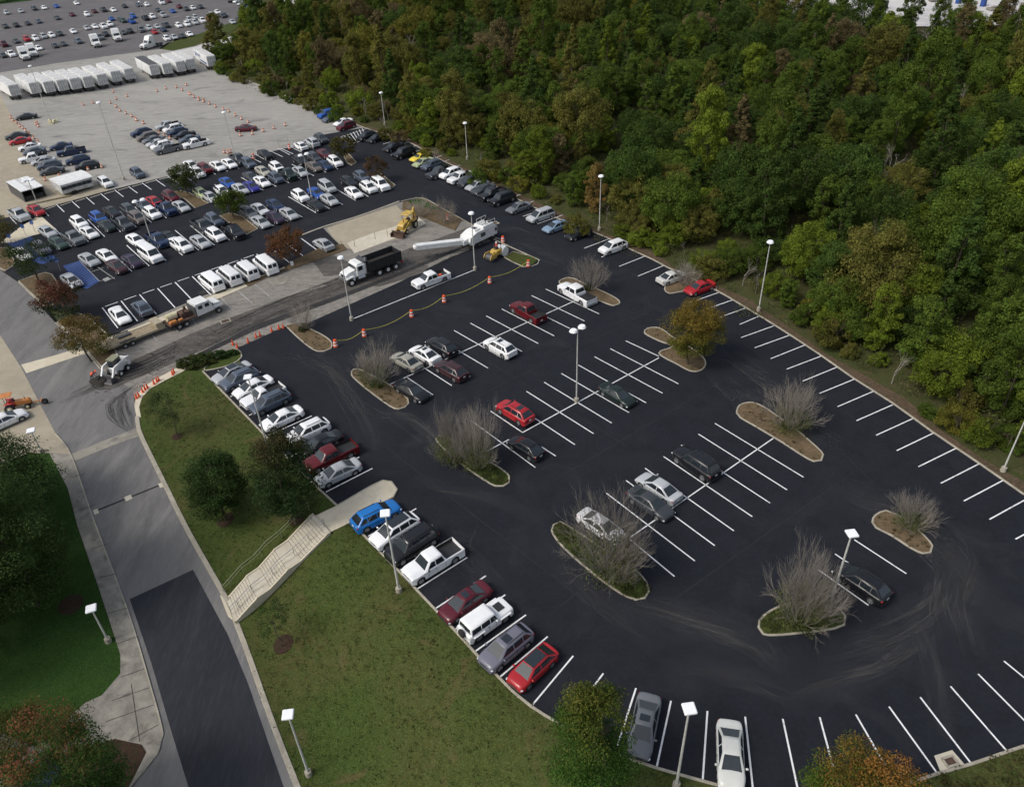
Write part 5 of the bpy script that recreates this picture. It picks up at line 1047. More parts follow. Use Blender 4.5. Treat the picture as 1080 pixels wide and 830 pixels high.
def eq_trailer():
    o = empty('equipment_trailer', label='long beige equipment trailer with plank deck behind the flatbed truck', cat='trailer')
    MB().box((-.6,0,.8),(8.4,2.1,.14)).build('deck','wood_deck',o); MB().box((-.6,1.1,.78),(8.4,.10,.28)).box((-.6,-1.1,.78),(8.4,.10,.28)).box((-4.85,0,.72),(.12,2.3,.3)).build('frame','beige_metal',o)
    MB().box((3.0,0,1.25),(1.0,2.1,.8),ch=.05).build('front_box','beige_metal',o); MB().prism([(3.5,.7),(5.9,.62),(5.9,.78),(3.5,.9)],-.1,.1).build('tow_bar','steel_dark',o)
    for s_ in (1,-1): MB().box((-1.5,s_*1.18,1.05),(2.1,.3,.08),ch=.03).build('mudguard','black_plastic',o)
    MB().box((-1.3,.4,1.0),(1.7,.5,.2),ch=.04).build('ramp','steel_dark',o)
    wheels(o,[(-1.0,1.2),(-1.0,-1.2),(-2.0,1.2),(-2.0,-1.2)],.38,.24); return o
place(eq_trailer(), 143, 352.5, 2.0, -.78, .8)
def tractor():
    o = empty('tractor', label='orange and red tractor mower standing on the pale driveway', cat='tractor')
    MB().prism([(-.3,.75),(1.6,.75),(1.65,1.15),(1.4,1.35),(-.3,1.4)],-.35,.35).build('hood','orange_paint',o); MB().box((-.9,0,1.0),(1.1,.8,.5),ch=.1).build('body','red_paint',o)
    MB().box((-.95,0,1.5),(.5,.5,.45),ch=.1).build('seat','red_paint',o)
    for s_ in (1,-1): MB().box((-1.1,s_*.72,1.45),(1.1,.35,.08),ch=.03).build('fender','red_paint',o); MB().cyl((-1.45,s_*.5,1.2),(-1.45,s_*.5,2.5),.04,n=6).build('canopy_post','black_plastic',o)
    MB().box((-1.1,0,2.55),(1.5,1.4,.09),ch=.04).build('canopy','cream_paint' if 0 else 'orange_paint',o); MB().cyl((-.35,0,1.4),(-.5,0,1.75),.03,n=6).cyl((-.5,0,1.75),(-.52,0,1.78),.2,n=12).build('steering_wheel','black_plastic',o)
    MB().cyl((1.0,0,1.3),(1.0,0,1.9),.04,n=6).build('exhaust_stack','black_plastic',o); MB().box((2.4,-.1,.7),(1.7,.12,.12)).box((3.0,-.3,.9),(.1,.9,.1)).build('boom','orange_paint',o)
    wheels(o,[(-1.1,.75),(-1.1,-.75)],.68,.4,'cream_paint','rear_wheel'); wheels(o,[(1.1,.6),(1.1,-.6)],.45,.25,'cream_paint','front_wheel'); wheels(o,[(3.3,-.2)],.45,.3,'steel_dark','side_wheel'); return o
t_ = place(tractor(), 19, 424, 2.2, -.45, .9); t_.scale = (.82,.82,.82)
# lorries and trailers of the yard
def semi():
    o = empty('semi_tractor')
    MB().box((-1.6,0,.85),(5.6,.9,.25)).build('chassis','black_plastic',o)
    MB().prism([(-.9,.7),(1.9,.7),(1.95,1.7),(1.3,2.7),(.6,3.75),(-.9,3.85)],-1.15,1.15).build('cab','white_metal',o); MB().prism([(1.9,.7),(3.5,.7),(3.6,1.3),(3.3,1.65),(1.9,1.85)],-.95,.95).build('hood','white_metal',o)
    MB().box((1.62,0,2.2),(.04,1.9,.85),ry=-.58).build('windshield','glass_dark',o)
    for s_ in (1,-1): MB().box((.9,s_*1.165,2.05),(.8,.03,.6)).build('door_window','glass_dark',o); MB().box((3.1,s_*1.0,1.1),(1.1,.3,.35),ch=.06).build('fender','white_metal',o)
    MB().box((3.58,0,1.1),(.06,1.1,.7)).build('grille','chrome',o); MB().cyl((-2.2,0,.98),(-2.2,0,1.1),.5,n=12).build('fifth_wheel','steel_dark',o)
    wheels(o,[(3.0,1.0),(3.0,-1.0)]+[(x,s_*.95) for x in (-1.9,-3.2) for s_ in (1,-1)],.5,.4); return o
s0 = semi()
SE = [(24.5,57.5,1.4,.95,'white semi tractor at the lower left edge of the far lot'),(33,54,1.4,.95,'white semi tractor parked just behind the leftmost one'),(100,44,1.4,.95,'white semi tractor in the middle of the far lot edge'),(122.5,38,1.2,1.0,'white semi tractor right of the middle one, facing the yard'),(158.5,45.5,-2,.5,'white high roof semi tractor turned sideways beside the grass verge')]
for i, (x, y, dx, dy, l) in enumerate(SE):
    o = s0 if i == 0 else copy_tree(s0); place(o, x, y, dx, dy, 1.6); tag(o, l, 'semi truck', 'semi tractors along the far lot edge')
def box_trailer(roof='roof_grey', logo=False):
    o = empty('semi_trailer'); L = 14.2
    MB().box((L/2,0,2.55),(L,2.55,2.75),ch=.03).build('box_body','trailer_white',o); MB().box((L/2,0,3.96),(L-.1,2.48,.04)).build('roof',roof,o)
    d = MB().box((-.02,.63,2.5),(.05,1.18,2.5)).box((-.02,-.63,2.5),(.05,1.18,2.5)).build('rear_doors','trailer_grey',o); MB().cyl((-.07,.25,1.3),(-.07,.25,3.7),.03,n=5).cyl((-.07,-.25,1.3),(-.07,-.25,3.7),.03,n=5).cyl((-.07,.95,1.3),(-.07,.95,3.7),.03,n=5).cyl((-.07,-.95,1.3),(-.07,-.95,3.7),.03,n=5).build('lock_rod','chrome',d)
    MB().box((L/2,0,1.08),(L,1.1,.16)).box((-.05,0,.75),(.12,2.3,.14)).box((-.0,.8,.95),(.1,.1,.4)).box((0,-.8,.95),(.1,.1,.4)).build('underframe','steel_dark',o)
    for s_ in (1,-1): MB().box((L-3,s_*.8,.55),(.14,.14,1.1)).build('landing_leg','steel_dark',o)
    wheels(o,[(x,s_*.95) for x in (1.6,2.9) for s_ in (1,-1)],.5,.5,'rim_dark')
    if logo:
        m = MB(); x = L-1.2      # bold blue block letters spaced along the side
        for i, (w, h) in enumerate(((.9,1.2),(.25,1.0),(.7,.9),(.2,.9),(.7,.9),(.6,.9),(.7,.9))):
            x -= w/2+.12; m.box((x,1.285,2.9),(w*.85,.01,h)) if i % 2 == 0 else m.box((x,1.285,2.9),(w*.8,.01,h*.5)); x -= w/2+.12
        m.box((L/2-1.5,1.285,1.75),(6.0,.01,.35)).box((2.2,1.285,1.75),(1.6,.01,.5)); m.build('lettering','logo_blue',o)
    return o
t0 = box_trailer(); k = 0
TR = [(19.5,106),(41,103.5),(56,102.3),(70,100.5),(83.5,98.8),(97,97),(111.5,94.5),(126,91),(140,88.3),(166,83.8),(179.5,82.6),(193.5,80.3),(204,77.8)]
for i, p in enumerate(TR):
    o = t0 if i == 0 else copy_tree(t0); o.location = G(*p); o.rotation_euler.z = heading(p[0], p[1], -105, -63, 0)
    if i == 9:
        for c in o.children:
            if c.name.startswith('roof'): c.data = c.data.copy(); c.data.materials[0] = MATS['steel_dark']
    n = ORD[i+1] if i < 9 else ORD[i-8]
    tag(o, f'white box trailer, {n} from the left in the long row of trailers' if i < 9 else (f'white box trailer with dark roof, leftmost of the four trailer block' if i == 9 else f'white box trailer, {n} from the left in the four trailer block'), 'trailer', 'box trailers lined up in the yard')
o = box_trailer('roof_grey', True); o.location = G(225.5,74.5); o.rotation_euler.z = heading(225, 74, -105, -68, 0); tag(o, 'white box trailer with blue lettering on its side, alone by the trees', 'trailer')
# shelter and long white roofed trailer beside the north bays
def shelter():
    a, b = G(27,214), G(50,207.5); o = empty('attendant_shelter', a, math.atan2(b.y-a.y,b.x-a.x), 'white roofed shelter with grey middle strip and dark open front', 'shelter'); W = (b-a).length; D = 8.2
    for x, s_ in ((W*.19,.38),(W*.83,.34)): MB().box((x,D/2,2.1),(W*s_,D,.16),ch=.03).build('roof_panel','white_metal',o)
    MB().box((W*.52,D/2,2.06),(W*.28,D,.12)).build('roof_ribbed_strip','roof_grey',o); MB().box((W/2,D-.1,1.0),(W,.12,2.0)).build('back_wall','trailer_grey',o)
    MB().box((.06,D/2,1.0),(.12,D-.3,2.0)).box((W-.06,D/2,1.0),(.12,D-.3,2.0)).build('side_wall','steel_dark',o); MB().box((W/2,1.6,.45),(W-.6,2.6,.9),ch=.05).build('counter','black_plastic',o)
    for x in (.1,W-.1,W/2): MB().cyl((x,.1,0),(x,.1,2.1),.07,n=6).build('post','steel_dark',o)
shelter()
m_ = MB().box((0,0,.15),(7.5,.3,.3),ch=.04).build('timber_edge','wood_deck'); m_.location = G(52,212.3); m_.rotation_euler.z = heading(52,212,2.3,-.5,0); tag(m_,'tan timber beam lying on the ground below the shelter','timber beam')
def office():
    a, b = G(68,208.5), G(101,199); o = empty('site_trailer', a, math.atan2(b.y-a.y,b.x-a.x), 'long white roofed trailer with grey side standing beyond the empty bays', 'trailer'); L = (b-a).length; D = 5.4
    MB().box((L/2,D/2,1.45),(L,D,1.7),ch=.04).build('box_body','trailer_grey',o)
    n = 8; m = MB(); V = []
    for i in range(n+1): t = math.pi*i/n; V += [(-.1,D/2-(D/2+.1)*math.cos(t),2.3+.4*math.sin(t)),(L+.1,D/2-(D/2+.1)*math.cos(t),2.3+.4*math.sin(t))]
    m.add(V,[(2*i,2*i+1,2*i+3,2*i+2) for i in range(n)]+[tuple(range(0,2*n+2,2))[::-1],tuple(range(1,2*n+2,2))]); m.build('curved_roof','white_metal',o)
    s = MB()
    for i in range(6): s.box((L*(i+.6)/6.4,-.012,1.6),(.9,.02,.6))
    s.build('window','glass_light',o); wheels(o,[(L*.3,.1),(L*.38,.1),(L*.3,D-.1),(L*.38,D-.1)],.4,.25)
office()
# far yard
for i, (x, y, mt, l) in enumerate([(932.5,11,'steel_dark','dark portable toilet standing on the pale gravel yard, leftmost'),(1010,5.5,'logo_blue','bright blue portable toilet on the gravel yard'),(1036,8.5,'logo_blue','deep blue portable toilet at the right of the gravel yard')]):
    P = G(x,y); o = empty('portable_toilet', P+Vector((0,0,.35)), .5, l, 'portable toilet'); MB().box((0,0,1.15),(1.3,1.3,2.3),ch=.06).build('cabin',mt,o); MB().box((0,0,2.4),(1.35,1.35,.15),taper=.8).build('roof','white_metal',o); MB().box((0,-.66,1.1),(.8,.03,1.9)).build('door',mt,o)
o = MB().box((0,0,.3),(7,3,.6),ch=.1).box((0,0,.8),(5,1.5,.5),ch=.1).build('pallet_stack','strip_old'); o.location = G(1054,12)+Vector((0,0,.35)); tag(o,'low grey stack of slabs at the right of the gravel yard','slab stack')
o = MB().box((0,0,.4),(6,3,.8),ch=.1).build('pallet_stack','strip_old'); o.location = G(990,2)+Vector((0,0,.35)); tag(o,'low brown stack of slabs at the top edge of the gravel yard','slab stack')
# two cars cut off by the left edge
tag(place_car('sedan','white',4,443,2,-.9,0),'white sedan partly under the big tree at the left edge','car')
tag(place_car('sedan','navy',28,832,1.4,-1.0,0),'dark blue car under the red and green tree at the bottom left','car')

# ------------------------------------------------------------------ trees
rng = np.random.default_rng(11)
def leaf_mesh(name, C, R, n_leaf, size, seed, flat=.6, split=None, cw=.4):
    """leaf faces gathered round clump centres C (n,3) of radius R (n): light and dark leaves, two colours"""
    g = np.random.default_rng(seed); n = len(C); idx = g.integers(0, n, n_leaf)
    d = g.normal(size=(n_leaf,3)); d /= np.linalg.norm(d,axis=1)[:,None]
    rad = g.uniform(.25,1.0,n_leaf)**.5
    ax = g.normal(size=(n,3)); ax[:,2] = np.abs(ax[:,2])+.5; ax /= np.linalg.norm(ax,axis=1)[:,None]; k_ = g.uniform(-.35,.9,n)
    q_ = d*np.array([1,1,flat]); q_ = q_+ax[idx]*(np.sum(q_*ax[idx],axis=1)*k_[idx])[:,None]
    P = C[idx]+q_*(R[idx]*rad)[:,None]
    nrm = d+g.normal(size=(n_leaf,3))*.7+np.array([0,0,.6]); nrm /= np.linalg.norm(nrm,axis=1)[:,None]
    a = np.cross(nrm, g.normal(size=(n_leaf,3))); a /= np.linalg.norm(a,axis=1)[:,None]; b = np.cross(nrm,a)
    s = size*g.uniform(.5,1.25,n_leaf)[:,None]
    V = np.stack([P-a*s*.5, P+b*s*.32, P+a*s*.5, P-b*s*.32],1).reshape(-1,3)
    me = bpy.data.meshes.new(name); me.vertices.add(len(V)); me.vertices.foreach_set('co', V.astype(np.float32).ravel())
    me.loops.add(len(V)); me.loops.foreach_set('vertex_index', np.arange(len(V),dtype=np.int32)); me.polygons.add(n_leaf)
    me.polygons.foreach_set('loop_start', np.arange(0,len(V),4,dtype=np.int32)); me.update(calc_edges=True)
    cl = g.uniform(0,1,n); shade = np.clip(cw*cl[idx]+(1-cw)*g.uniform(0,1,n_leaf)+.12*(rad-.7),0,1)  # random leaf tone, plus inner leaves darkened: clump occlusion put into the colour
    if split is None: sec = (g.uniform(0,1,n)[idx]*.6+g.uniform(0,1,n_leaf)*.4)
    else:
        h = (P[:,2]-P[:,2].min())/(np.ptp(P[:,2])+1e-6); sec = np.clip((h-split)*3.0+.5+g.normal(size=n_leaf)*.25+(cl[idx]-.5)*.9,0,1)
    col = np.repeat(np.stack([shade,sec,sec*0,sec*0+1],1),4,0).astype(np.float32)
    at = me.color_attributes.new('shade','FLOAT_COLOR','CORNER'); at.data.foreach_set('color', col.ravel())
    me.materials.append(MATS['foliage']); return me
def clumps(kind, n, rx, h, z0, seed):
    g = np.random.default_rng(seed); C = []; R = []
    while len(C) < n:
        p = g.uniform(-1,1,3)
        if kind == 'round':
            q = np.linalg.norm(p)
            if q > 1 or (q < .55 and g.random() < .8): continue
            c = np.array([p[0]*rx, p[1]*rx, z0+h*(.5+.5*p[2])]); r = g.uniform(.20,.36)*rx
        elif kind == 'cone':
            t = g.random()**1.4; rr = rx*(1-t)**.8*g.uniform(.45,1); a = g.random()*6.283; c = np.array([rr*math.cos(a), rr*math.sin(a), z0+h*t]); r = rx*(.12+.16*(1-t))
        elif kind == 'tall':
            t = g.random(); rr = rx*math.sin(math.pi*min(1,.12+t*.86))**.7*g.uniform(.3,1); a = g.random()*6.283; c = np.array([rr*math.cos(a), rr*math.sin(a), z0+h*t]); r = g.uniform(.22,.38)*rx
        C.append(c); R.append(r)
    C = np.array(C); C[:,0] += (g.random()-.5)*rx*.3; return C, np.array(R)
def trunk_mesh(h, r, seed, limbs=6, spread=1.5, stems=1, mat='bark'):
    g = random.Random(seed); m = MB()
    for s_ in range(stems):
        a0 = g.random()*6.28; lean = .12 if stems == 1 else .45; bx = 0 if stems == 1 else .15*math.cos(a0); by = 0 if stems == 1 else .15*math.sin(a0)
        P = [Vector((bx,by,-.2))]; k = 4
        for i in range(k): P.append(P[-1]+Vector((math.cos(a0)*lean*h/k*.4+g.uniform(-.05,.05)*h,math.sin(a0)*lean*h/k*.4+g.uniform(-.05,.05)*h,h/k)))
        for i in range(k): m.cyl(P[i],P[i+1],r*(1-i/k*.75),r*(1-(i+1)/k*.75),n=7,caps=False)
        for j in range(limbs):
            t = g.uniform(.35,.95); i = min(k-1,int(t*k)); q = P[i].lerp(P[i+1],t*k-i); a = g.random()*6.28; e = q+Vector((math.cos(a)*spread*(1.1-t),math.sin(a)*spread*(1.1-t),spread*.6)); m.cyl(q,e,r*.35*(1.2-t),r*.08,n=5,caps=False)
            for _ in range(2): f = e+Vector((g.uniform(-.4,.4)*spread,g.uniform(-.4,.4)*spread,g.uniform(.1,.5)*spread)); m.cyl(q.lerp(e,.6),f,r*.14,.01,n=4,caps=False)
    o = m.build('trunk', mat); me = o.data; bpy.data.objects.remove(o); return me
def new_tree(name, crown, trunk, loc, col, col2, s=1.0, rz=0, sz=None):
    o = empty(name, loc, rz); o.scale = (s,s,sz or s)
    c = bpy.data.objects.new('crown', crown); COL.objects.link(c); c.parent = o; c.color = (*col,1); c['second_colour'] = [float(v) for v in col2]
    t = bpy.data.objects.new('trunk', trunk); COL.objects.link(t); t.parent = o; return o
# near trees, one by one: (base, crown centre/top in the view handled by height, radius)
def near(base, top, rpx, kind, n_cl, n_leaf, size, col, col2, lab, name='shade_tree', z0f=.28, split=None, seed=1, flat=.65, tr=.14, group=None):
    B, h = pole_h(base, top); sc_ = (B-Vector((0,0,CH))).length/FPX; rx = rpx*sc_*.80; z0 = h*z0f
    C, R = clumps(kind, n_cl, rx, (h-z0)*.94, z0, seed); cr = leaf_mesh('crown', C, R, n_leaf, size, seed+50, flat, split); tk = trunk_mesh(h*.75, tr, seed, 7, rx*.8)
    o = new_tree(name, cr, tk, B, col, col2); return tag(o, lab, 'tree', group)
DG, DG2 = (.036,.072,.018), (.056,.088,.024)
near((238,549),(226,474),34,'round',110,30000,.17,(.030,.062,.016),(.045,.074,.02),'dark green round tree standing on the upper lawn, left of the other',seed=3,z0f=.15)
near((313,548),(305,452),38,'round',120,32000,.17,(.030,.056,.017),(.065,.052,.022),'green tree with reddish top on the upper lawn beside the lamp post',seed=4,z0f=.12,split=.85)
near((187,461),(188,405),22,'tall',34,4200,.14,(.055,.085,.025),(.06,.08,.03),'thin sparse sapling on the upper lawn beside the road corner',seed=5,z0f=.25,tr=.07)
near((297,682),(290,628),20,'round',26,2200,.12,(.05,.09,.02),(.04,.06,.02),'tiny sparse sapling in a mulch ring on the lower lawn',seed=6,z0f=.35,tr=.05)
near((726,385),(719,315),33,'round',95,30000,.17,(.125,.135,.020),(.165,.120,.024),'golden green tree on the island at the end of the middle row',seed=7,z0f=.2,split=.5)
near((624,845),(610,716),45,'tall',120,40000,.14,(.044,.095,.015),(.11,.11,.02),'bushy green tree at the bottom kerb beside the grey sedan',seed=8,z0f=.06,split=.85)
near((893,900),(878,762),52,'round',120,38000,.14,(.070,.115,.016),(.22,.105,.026),'green and orange autumn tree at the bottom edge',seed=9,z0f=.08,split=.86)
near((106,878),(84,724),52,'round',130,44000,.15,(.050,.100,.020),(.19,.060,.036),'green tree with red upper leaves at the bottom left corner',seed=10,z0f=.12,split=.92)
near((5,800),(8,735),40,'round',60,9000,.18,(.055,.060,.012),(.06,.065,.015),'yellow green tree cut off by the left edge',seed=12,z0f=.1)
near((40,640),(30,470),62,'round',150,70000,.19,DG,DG2,'large dark tree on the left verge, front one of the big pair',seed=13,z0f=.06)
near((-5,560),(0,452),66,'round',140,60000,.19,(.032,.066,.018),(.050,.080,.026),'large dark tree at the left edge behind the front one',seed=14,z0f=.06)
near((-40,700),(-42,560),60,'round',110,30000,.19,DG,DG2,'dark tree mostly beyond the left edge',seed=15,z0f=.06)
G1 = (.060,.092,.015)
near((246,230),(243,197),19,'round',50,5200,.28,G1,(.055,.075,.012),'green tree on the island among the north rows, right one',seed=21,z0f=.2)
near((199,205),(192,170),19,'round',50,4800,.28,(.038,.058,.012),(.05,.06,.02),'green tree on the island among the north rows, left one',seed=22,z0f=.2)
near((306,279),(304,238),22,'round',60,6000,.25,(.115,.070,.026),(.14,.052,.028),'rust red tree beside the van row',seed=23,z0f=.2)
near((41,297),(33,252),25,'round',60,4600,.24,(.040,.062,.016),(.03,.05,.014),'loose green tree between the blue bays and the road',seed=24,z0f=.3)
near((72,337),(70,290),26,'round',60,6200,.24,(.040,.055,.020),(.095,.034,.022),'dark red and green tree beside the road entrance',seed=25,z0f=.15,split=.55)
near((97,381),(97,328),27,'round',60,6500,.22,(.095,.098,.020),(.12,.085,.024),'olive and orange tree beside the equipment trailer',seed=26,z0f=.15,split=.5)
near((3,262),(-2,228),22,'round',40,3500,.26,(.07,.065,.02),(.10,.09,.03),'yellowing tree at the left edge by the silver pickup',seed=27,z0f=.2)
near((400,193),(398,163),14,'round',40,2200,.28,(.062,.05,.02),(.10,.05,.025),'small brownish tree on the right end island of the north car park',seed=28,z0f=.2)
near((364,172),(356,139),15,'round',44,3200,.3,(.065,.066,.018),(.075,.06,.02),'olive tree on the far island of the north car park',seed=29,z0f=.2)
for i, (p, t) in enumerate([((18,800),(10,768)),]): pass
# bare many-stemmed shrubs of the islands
def bare_mesh(seed, h=1.0, stems=30):
    g = random.Random(seed); m = MB()
    def br(p, d, L, r, lv):
        e = p+d*L; m.cyl(p,e,r,r*.6,n=4 if lv < 2 else 3,caps=False)
        if lv >= 4: return
        for _ in range(3):
            a = Vector((g.gauss(0,1),g.gauss(0,1),g.gauss(0,1)+.25)).normalized(); br(p.lerp(e,g.uniform(.55,1)), (d+a*.50+Vector((0,0,.10))).normalized(), L*g.uniform(.58,.85), r*.60, lv+1)
    for s_ in range(stems):
        a = 6.283*s_/stems+g.uniform(-.2,.2); t = g.uniform(.1,1.7); br(Vector((.05*math.cos(a),.05*math.sin(a),-.02)), Vector((math.cos(a)*t,math.sin(a)*t,1.0)).normalized(), h*g.uniform(.30,.42), .0066, 0)
    o = m.build('branches','twig'); me = o.data; bpy.data.objects.remove(o); return me
BM = [bare_mesh(s) for s in (1,2,3)]; 
SM = [leaf_mesh('leaves', *clumps('round', 26, .30, .26, -.02, s), 2200, .042, s+9, .8) for s in (31,32)]
SPM = leaf_mesh('leaves', *clumps('round', 90, .9, .8, .02, 35), 4200, .045, 44, .8)
BS = [((396,407),(394,355),30,'bare grey shrub with green shoots on the island above the beige sedan',1),((478,487),(468,425),34,'left of the two bare grey shrubs on the grass island',1),((505,495),(508,418),34,'right of the two bare grey shrubs on the grass island',1),
 ((642,605),(636,508),56,'largest bare shrub, spreading over a white car on its island',2),((655,612),(668,560),30,'smaller bare shrub beside the largest one on the same island',0),((842,657),(836,570),46,'bare shrub on the triangular island beside the lone SUV',2),((856,655),(862,600),30,'slim bare shrub nearest the pole on the triangular island',0),
 ((958,556),(958,513),28,'bare grey shrub on the small pointed island at the right',.6),((832,453),(832,398),38,'bare grey shrub on the long island facing the wood',.6),((622,306),(617,264),26,'bare shrub on the small island behind the white pickup',.3),
 ((322,347),(318,318),20,'low bare shrub at the tip of the left island beside the milled strip',.6),((722,301),(716,275),20,'bare twiggy shrub on the island by the white sedan near the wood',0),((443,228),(436,208),18,'thin bare shrub beside the backhoe on the soil island',0),((470,236),(466,205),16,'thin bare shrub on the soil island near the black pickups',0)]
for i, (b, t, rpx, lab, gr) in enumerate(BS):
    B, h = pole_h(b, t); sc_ = (B-Vector((0,0,CH))).length/FPX; rx = rpx*sc_
    o = empty('bare_shrub', B, i*1.1, lab, 'shrub', 'bare shrubs on the planting islands'); me = BM[i % 3]
    c = bpy.data.objects.new('branches', me); COL.objects.link(c); c.parent = o; c.scale = (rx*1.18,rx*1.18,h*.98)
    if i < 9:
        s2 = bpy.data.objects.new('leaves', SPM); COL.objects.link(s2); s2.parent = o; s2.scale = (rx*.60,rx*.60,h*.55); s2.color = (.12,.15,.035,1); s2['second_colour'] = [.12,.115,.06]
    if gr:
        s_ = bpy.data.objects.new('leaves', SM[i % 2]); COL.objects.link(s_); s_.parent = o; k = min(rx*1.5,2.6); s_.scale = (k,k,k*1.3); s_.color = (.05,.085,.014,1) if gr >= 1 else (.06,.075,.02,1); s_['second_colour'] = [.03,.07,.012] if gr >= 1 else [.07,.07,.03]; s_.location = (.3,-.2,0)
# low flowering bed at the lawn corner and grass tufts of the islands
hb = [((203,386),2.3,'green flower bushes with orange blooms, left clump by the lawn corner'),((215,382),2.0,'green flower bushes with orange blooms, middle clump by the lawn corner'),((228,378),1.7,'dark low bush at the right end of the flower bed'),((246,374),1.1,'small dark bush at the rounded island by the cones')]
for i, (p, s_, lab) in enumerate(hb):
    me = leaf_mesh('flower_bush', *clumps('round', 30, .8, .9, 0, 60+i), 3500, .12, 70+i, .8); o = bpy.data.objects.new('flower_bush', me); COL.objects.link(o); o.location = G(*p); o.scale = (s_,s_*.7,s_*.55); o.color = (.022,.05,.012,1); o['second_colour'] = [.03,.055,.013] if i > 1 else [.055,.055,.014]; tag(o, lab, 'bush', 'flower bed at the lawn corner')
def tufts(name, isl, n, size, col, col2, z=.1, hh=.3, seed=5):
    g = random.Random(seed); P = []; q = [(G(*p).x,G(*p).y) for p in isl]; xs = [a[0] for a in q]; ys = [a[1] for a in q]
    while len(P) < n:
        c = (g.uniform(min(xs),max(xs)), g.uniform(min(ys),max(ys)))
        if inside(c, q): P.append((c[0],c[1],H(*c)+z+g.uniform(0,hh)*.5))
    me = leaf_mesh(name, np.array(P), np.full(n,hh), n*22, size, seed, .8); o = bpy.data.objects.new(name, me); COL.objects.link(o); o.color = (*col,1); o['second_colour'] = list(col2); tag(o, kind='stuff'); return o
for k, n in ((2,240),(3,380),(4,170)): tufts('ground_cover', ISL[k][1], n, .13, (.030,.052,.012), (.060,.056,.022), seed=80+k)
for k, n in ((0,30),(1,50),(5,30),(6,40),(7,30)): tufts('ground_cover', ISL[k][1], n, .12, (.07,.06,.03), (.10,.07,.035), hh=.16, seed=90+k)
tufts('ground_cover', [(945,832),(1024,808),(1080,789),(1150,750),(1180,850),(950,880)], 260, .16, (.03,.05,.014), (.08,.05,.02), hh=.35, seed=99)
# mulch rings under lawn trees
def ring(p, r):
    c = G(*p); sheet('mulch_ring', [(c.x+r*math.cos(a*.628),c.y+r*math.sin(a*.628)) for a in range(10)], .10, 'red_mulch', px=False)
for p, r in (((187,461),.6),((238,549),.9),((313,548),.8),((299,680),.9),((75,638),1.1)): ring(p, r)
# ------------------------------------------------------------------ the wood
PROT = []
spec = [('round',5.0,7.0,1.4,60,13000),('round',4.4,6.4,1.0,54,11000),('tall',3.6,10.5,1.2,56,12000),('tall',3.1,9.0,1.0,46,10000),('cone',3.5,9.5,.8,70,12000),('cone',2.9,8.0,.6,60,10000),('round',3.4,4.2,.2,40,8000),('round',2.6,3.0,.0,30,6000)]
for i, (k, rx, h, z0, nc, nl) in enumerate(spec):
    C, R = clumps(k, int(nc*1.9), rx, h, z0, 200+i); R = R*.70; nl = int(nl*1.7); PROT.append((leaf_mesh('crown', C, R*(1.0 if k != 'cone' else 1.2), nl, .25 if i < 6 else .20, 300+i, .7 if k != 'cone' else .5), trunk_mesh((z0+h)*.8, .16, 400+i, 6, rx*.7), rx, z0+h))
bare_tall = []
for i in range(2):
    g = random.Random(900+i); m = MB()
    def br(p, d, L, r, lv):
        e = p+d*L; m.cyl(p,e,r,r*.6,n=4,caps=False)
        if lv >= 4: return
        for _ in range(3): a = Vector((g.gauss(0,1),g.gauss(0,1),g.gauss(0,1)+.3)).normalized(); br(p.lerp(e,g.uniform(.5,1)),(d+a*.55).normalized(),L*g.uniform(.55,.78),r*.55,lv+1)
    br(Vector((0,0,-.2)),Vector((.05,0,1)),3.2,.12,0); o = m.build('branches','twig'); bare_tall.append(o.data); bpy.data.objects.remove(o)
wood = [(G(*p).x, G(*p).y) for p in [(226,76),(262,92),(300,108),(352,127),(384,139),(430,156),(461,174),(515,200),(560,222),(611,247),(664,270),(705,290),(753,312),(818,351),(864,381),(901,407),(942,433),(982,462),(1031,495),(1080,529),(1150,585),(1330,560),(1300,80),(1180,56),(1080,44),(900,38),(800,22),(700,-22),(560,-60),(400,-60),(345,-10),(312,14),(285,32),(262,44),(240,52)]]
def patch(x, y):      # autumn colours gather in patches
    return math.sin(x*.055+1.3)*math.sin(y*.047+.4)+.6*math.sin(x*.13+y*.09)
LAMPS = [G(*p) for p in ((493,168),(406,132),(632,243),(800,328),(1057.5,497),(496,178),(614,236),(600,232),(586,226),(633,250),(801,336))]; kerbl = WOODL; pts = []; g = random.Random(42); tries = 0
xs = [a[0] for a in wood]; ys = [a[1] for a in wood]; cnt = {}
while tries < 60000 and len(pts) < 1000:
    tries += 1; x = g.uniform(min(xs),max(xs)); y = g.uniform(min(ys),max(ys))
    if not inside((x,y), wood): continue
    e, side = poly_dist((x,y), kerbl); r = 1.9 if e < 7 else 3.1 if e < 16 else 4.1
    if y > 190: r *= 1.25
    if e < 1.7: continue
    if any((x-a[0])**2+(y-a[1])**2 < (1.4+r)**2 for a in LAMPS): continue
    if any((x-a[0])**2+(y-a[1])**2 < (r+a[2])**2*.38 for a in pts): continue
    q = PX(Vector((x,y,H(x,y)+5)))
    if q[0] < 210 or q[0] > 1120 or q[1] < -45 or q[1] > 600: continue
    pts.append((x,y,r,e,q))
PAL = dict(dark=((0.044,0.083,0.016),(0.060,0.092,0.017)), mid=((0.065,0.112,0.016),(0.088,0.121,0.018)), bright=((0.111,0.165,0.017),(0.142,0.174,0.020)), olive=((0.114,0.121,0.023),(0.131,0.119,0.030)), brown=((0.131,0.106,0.048),(0.142,0.114,0.051)), gold=((.150,.155,.022),(.150,.135,.026)), rust=((0.213,0.132,0.041),(0.156,0.125,0.039)))
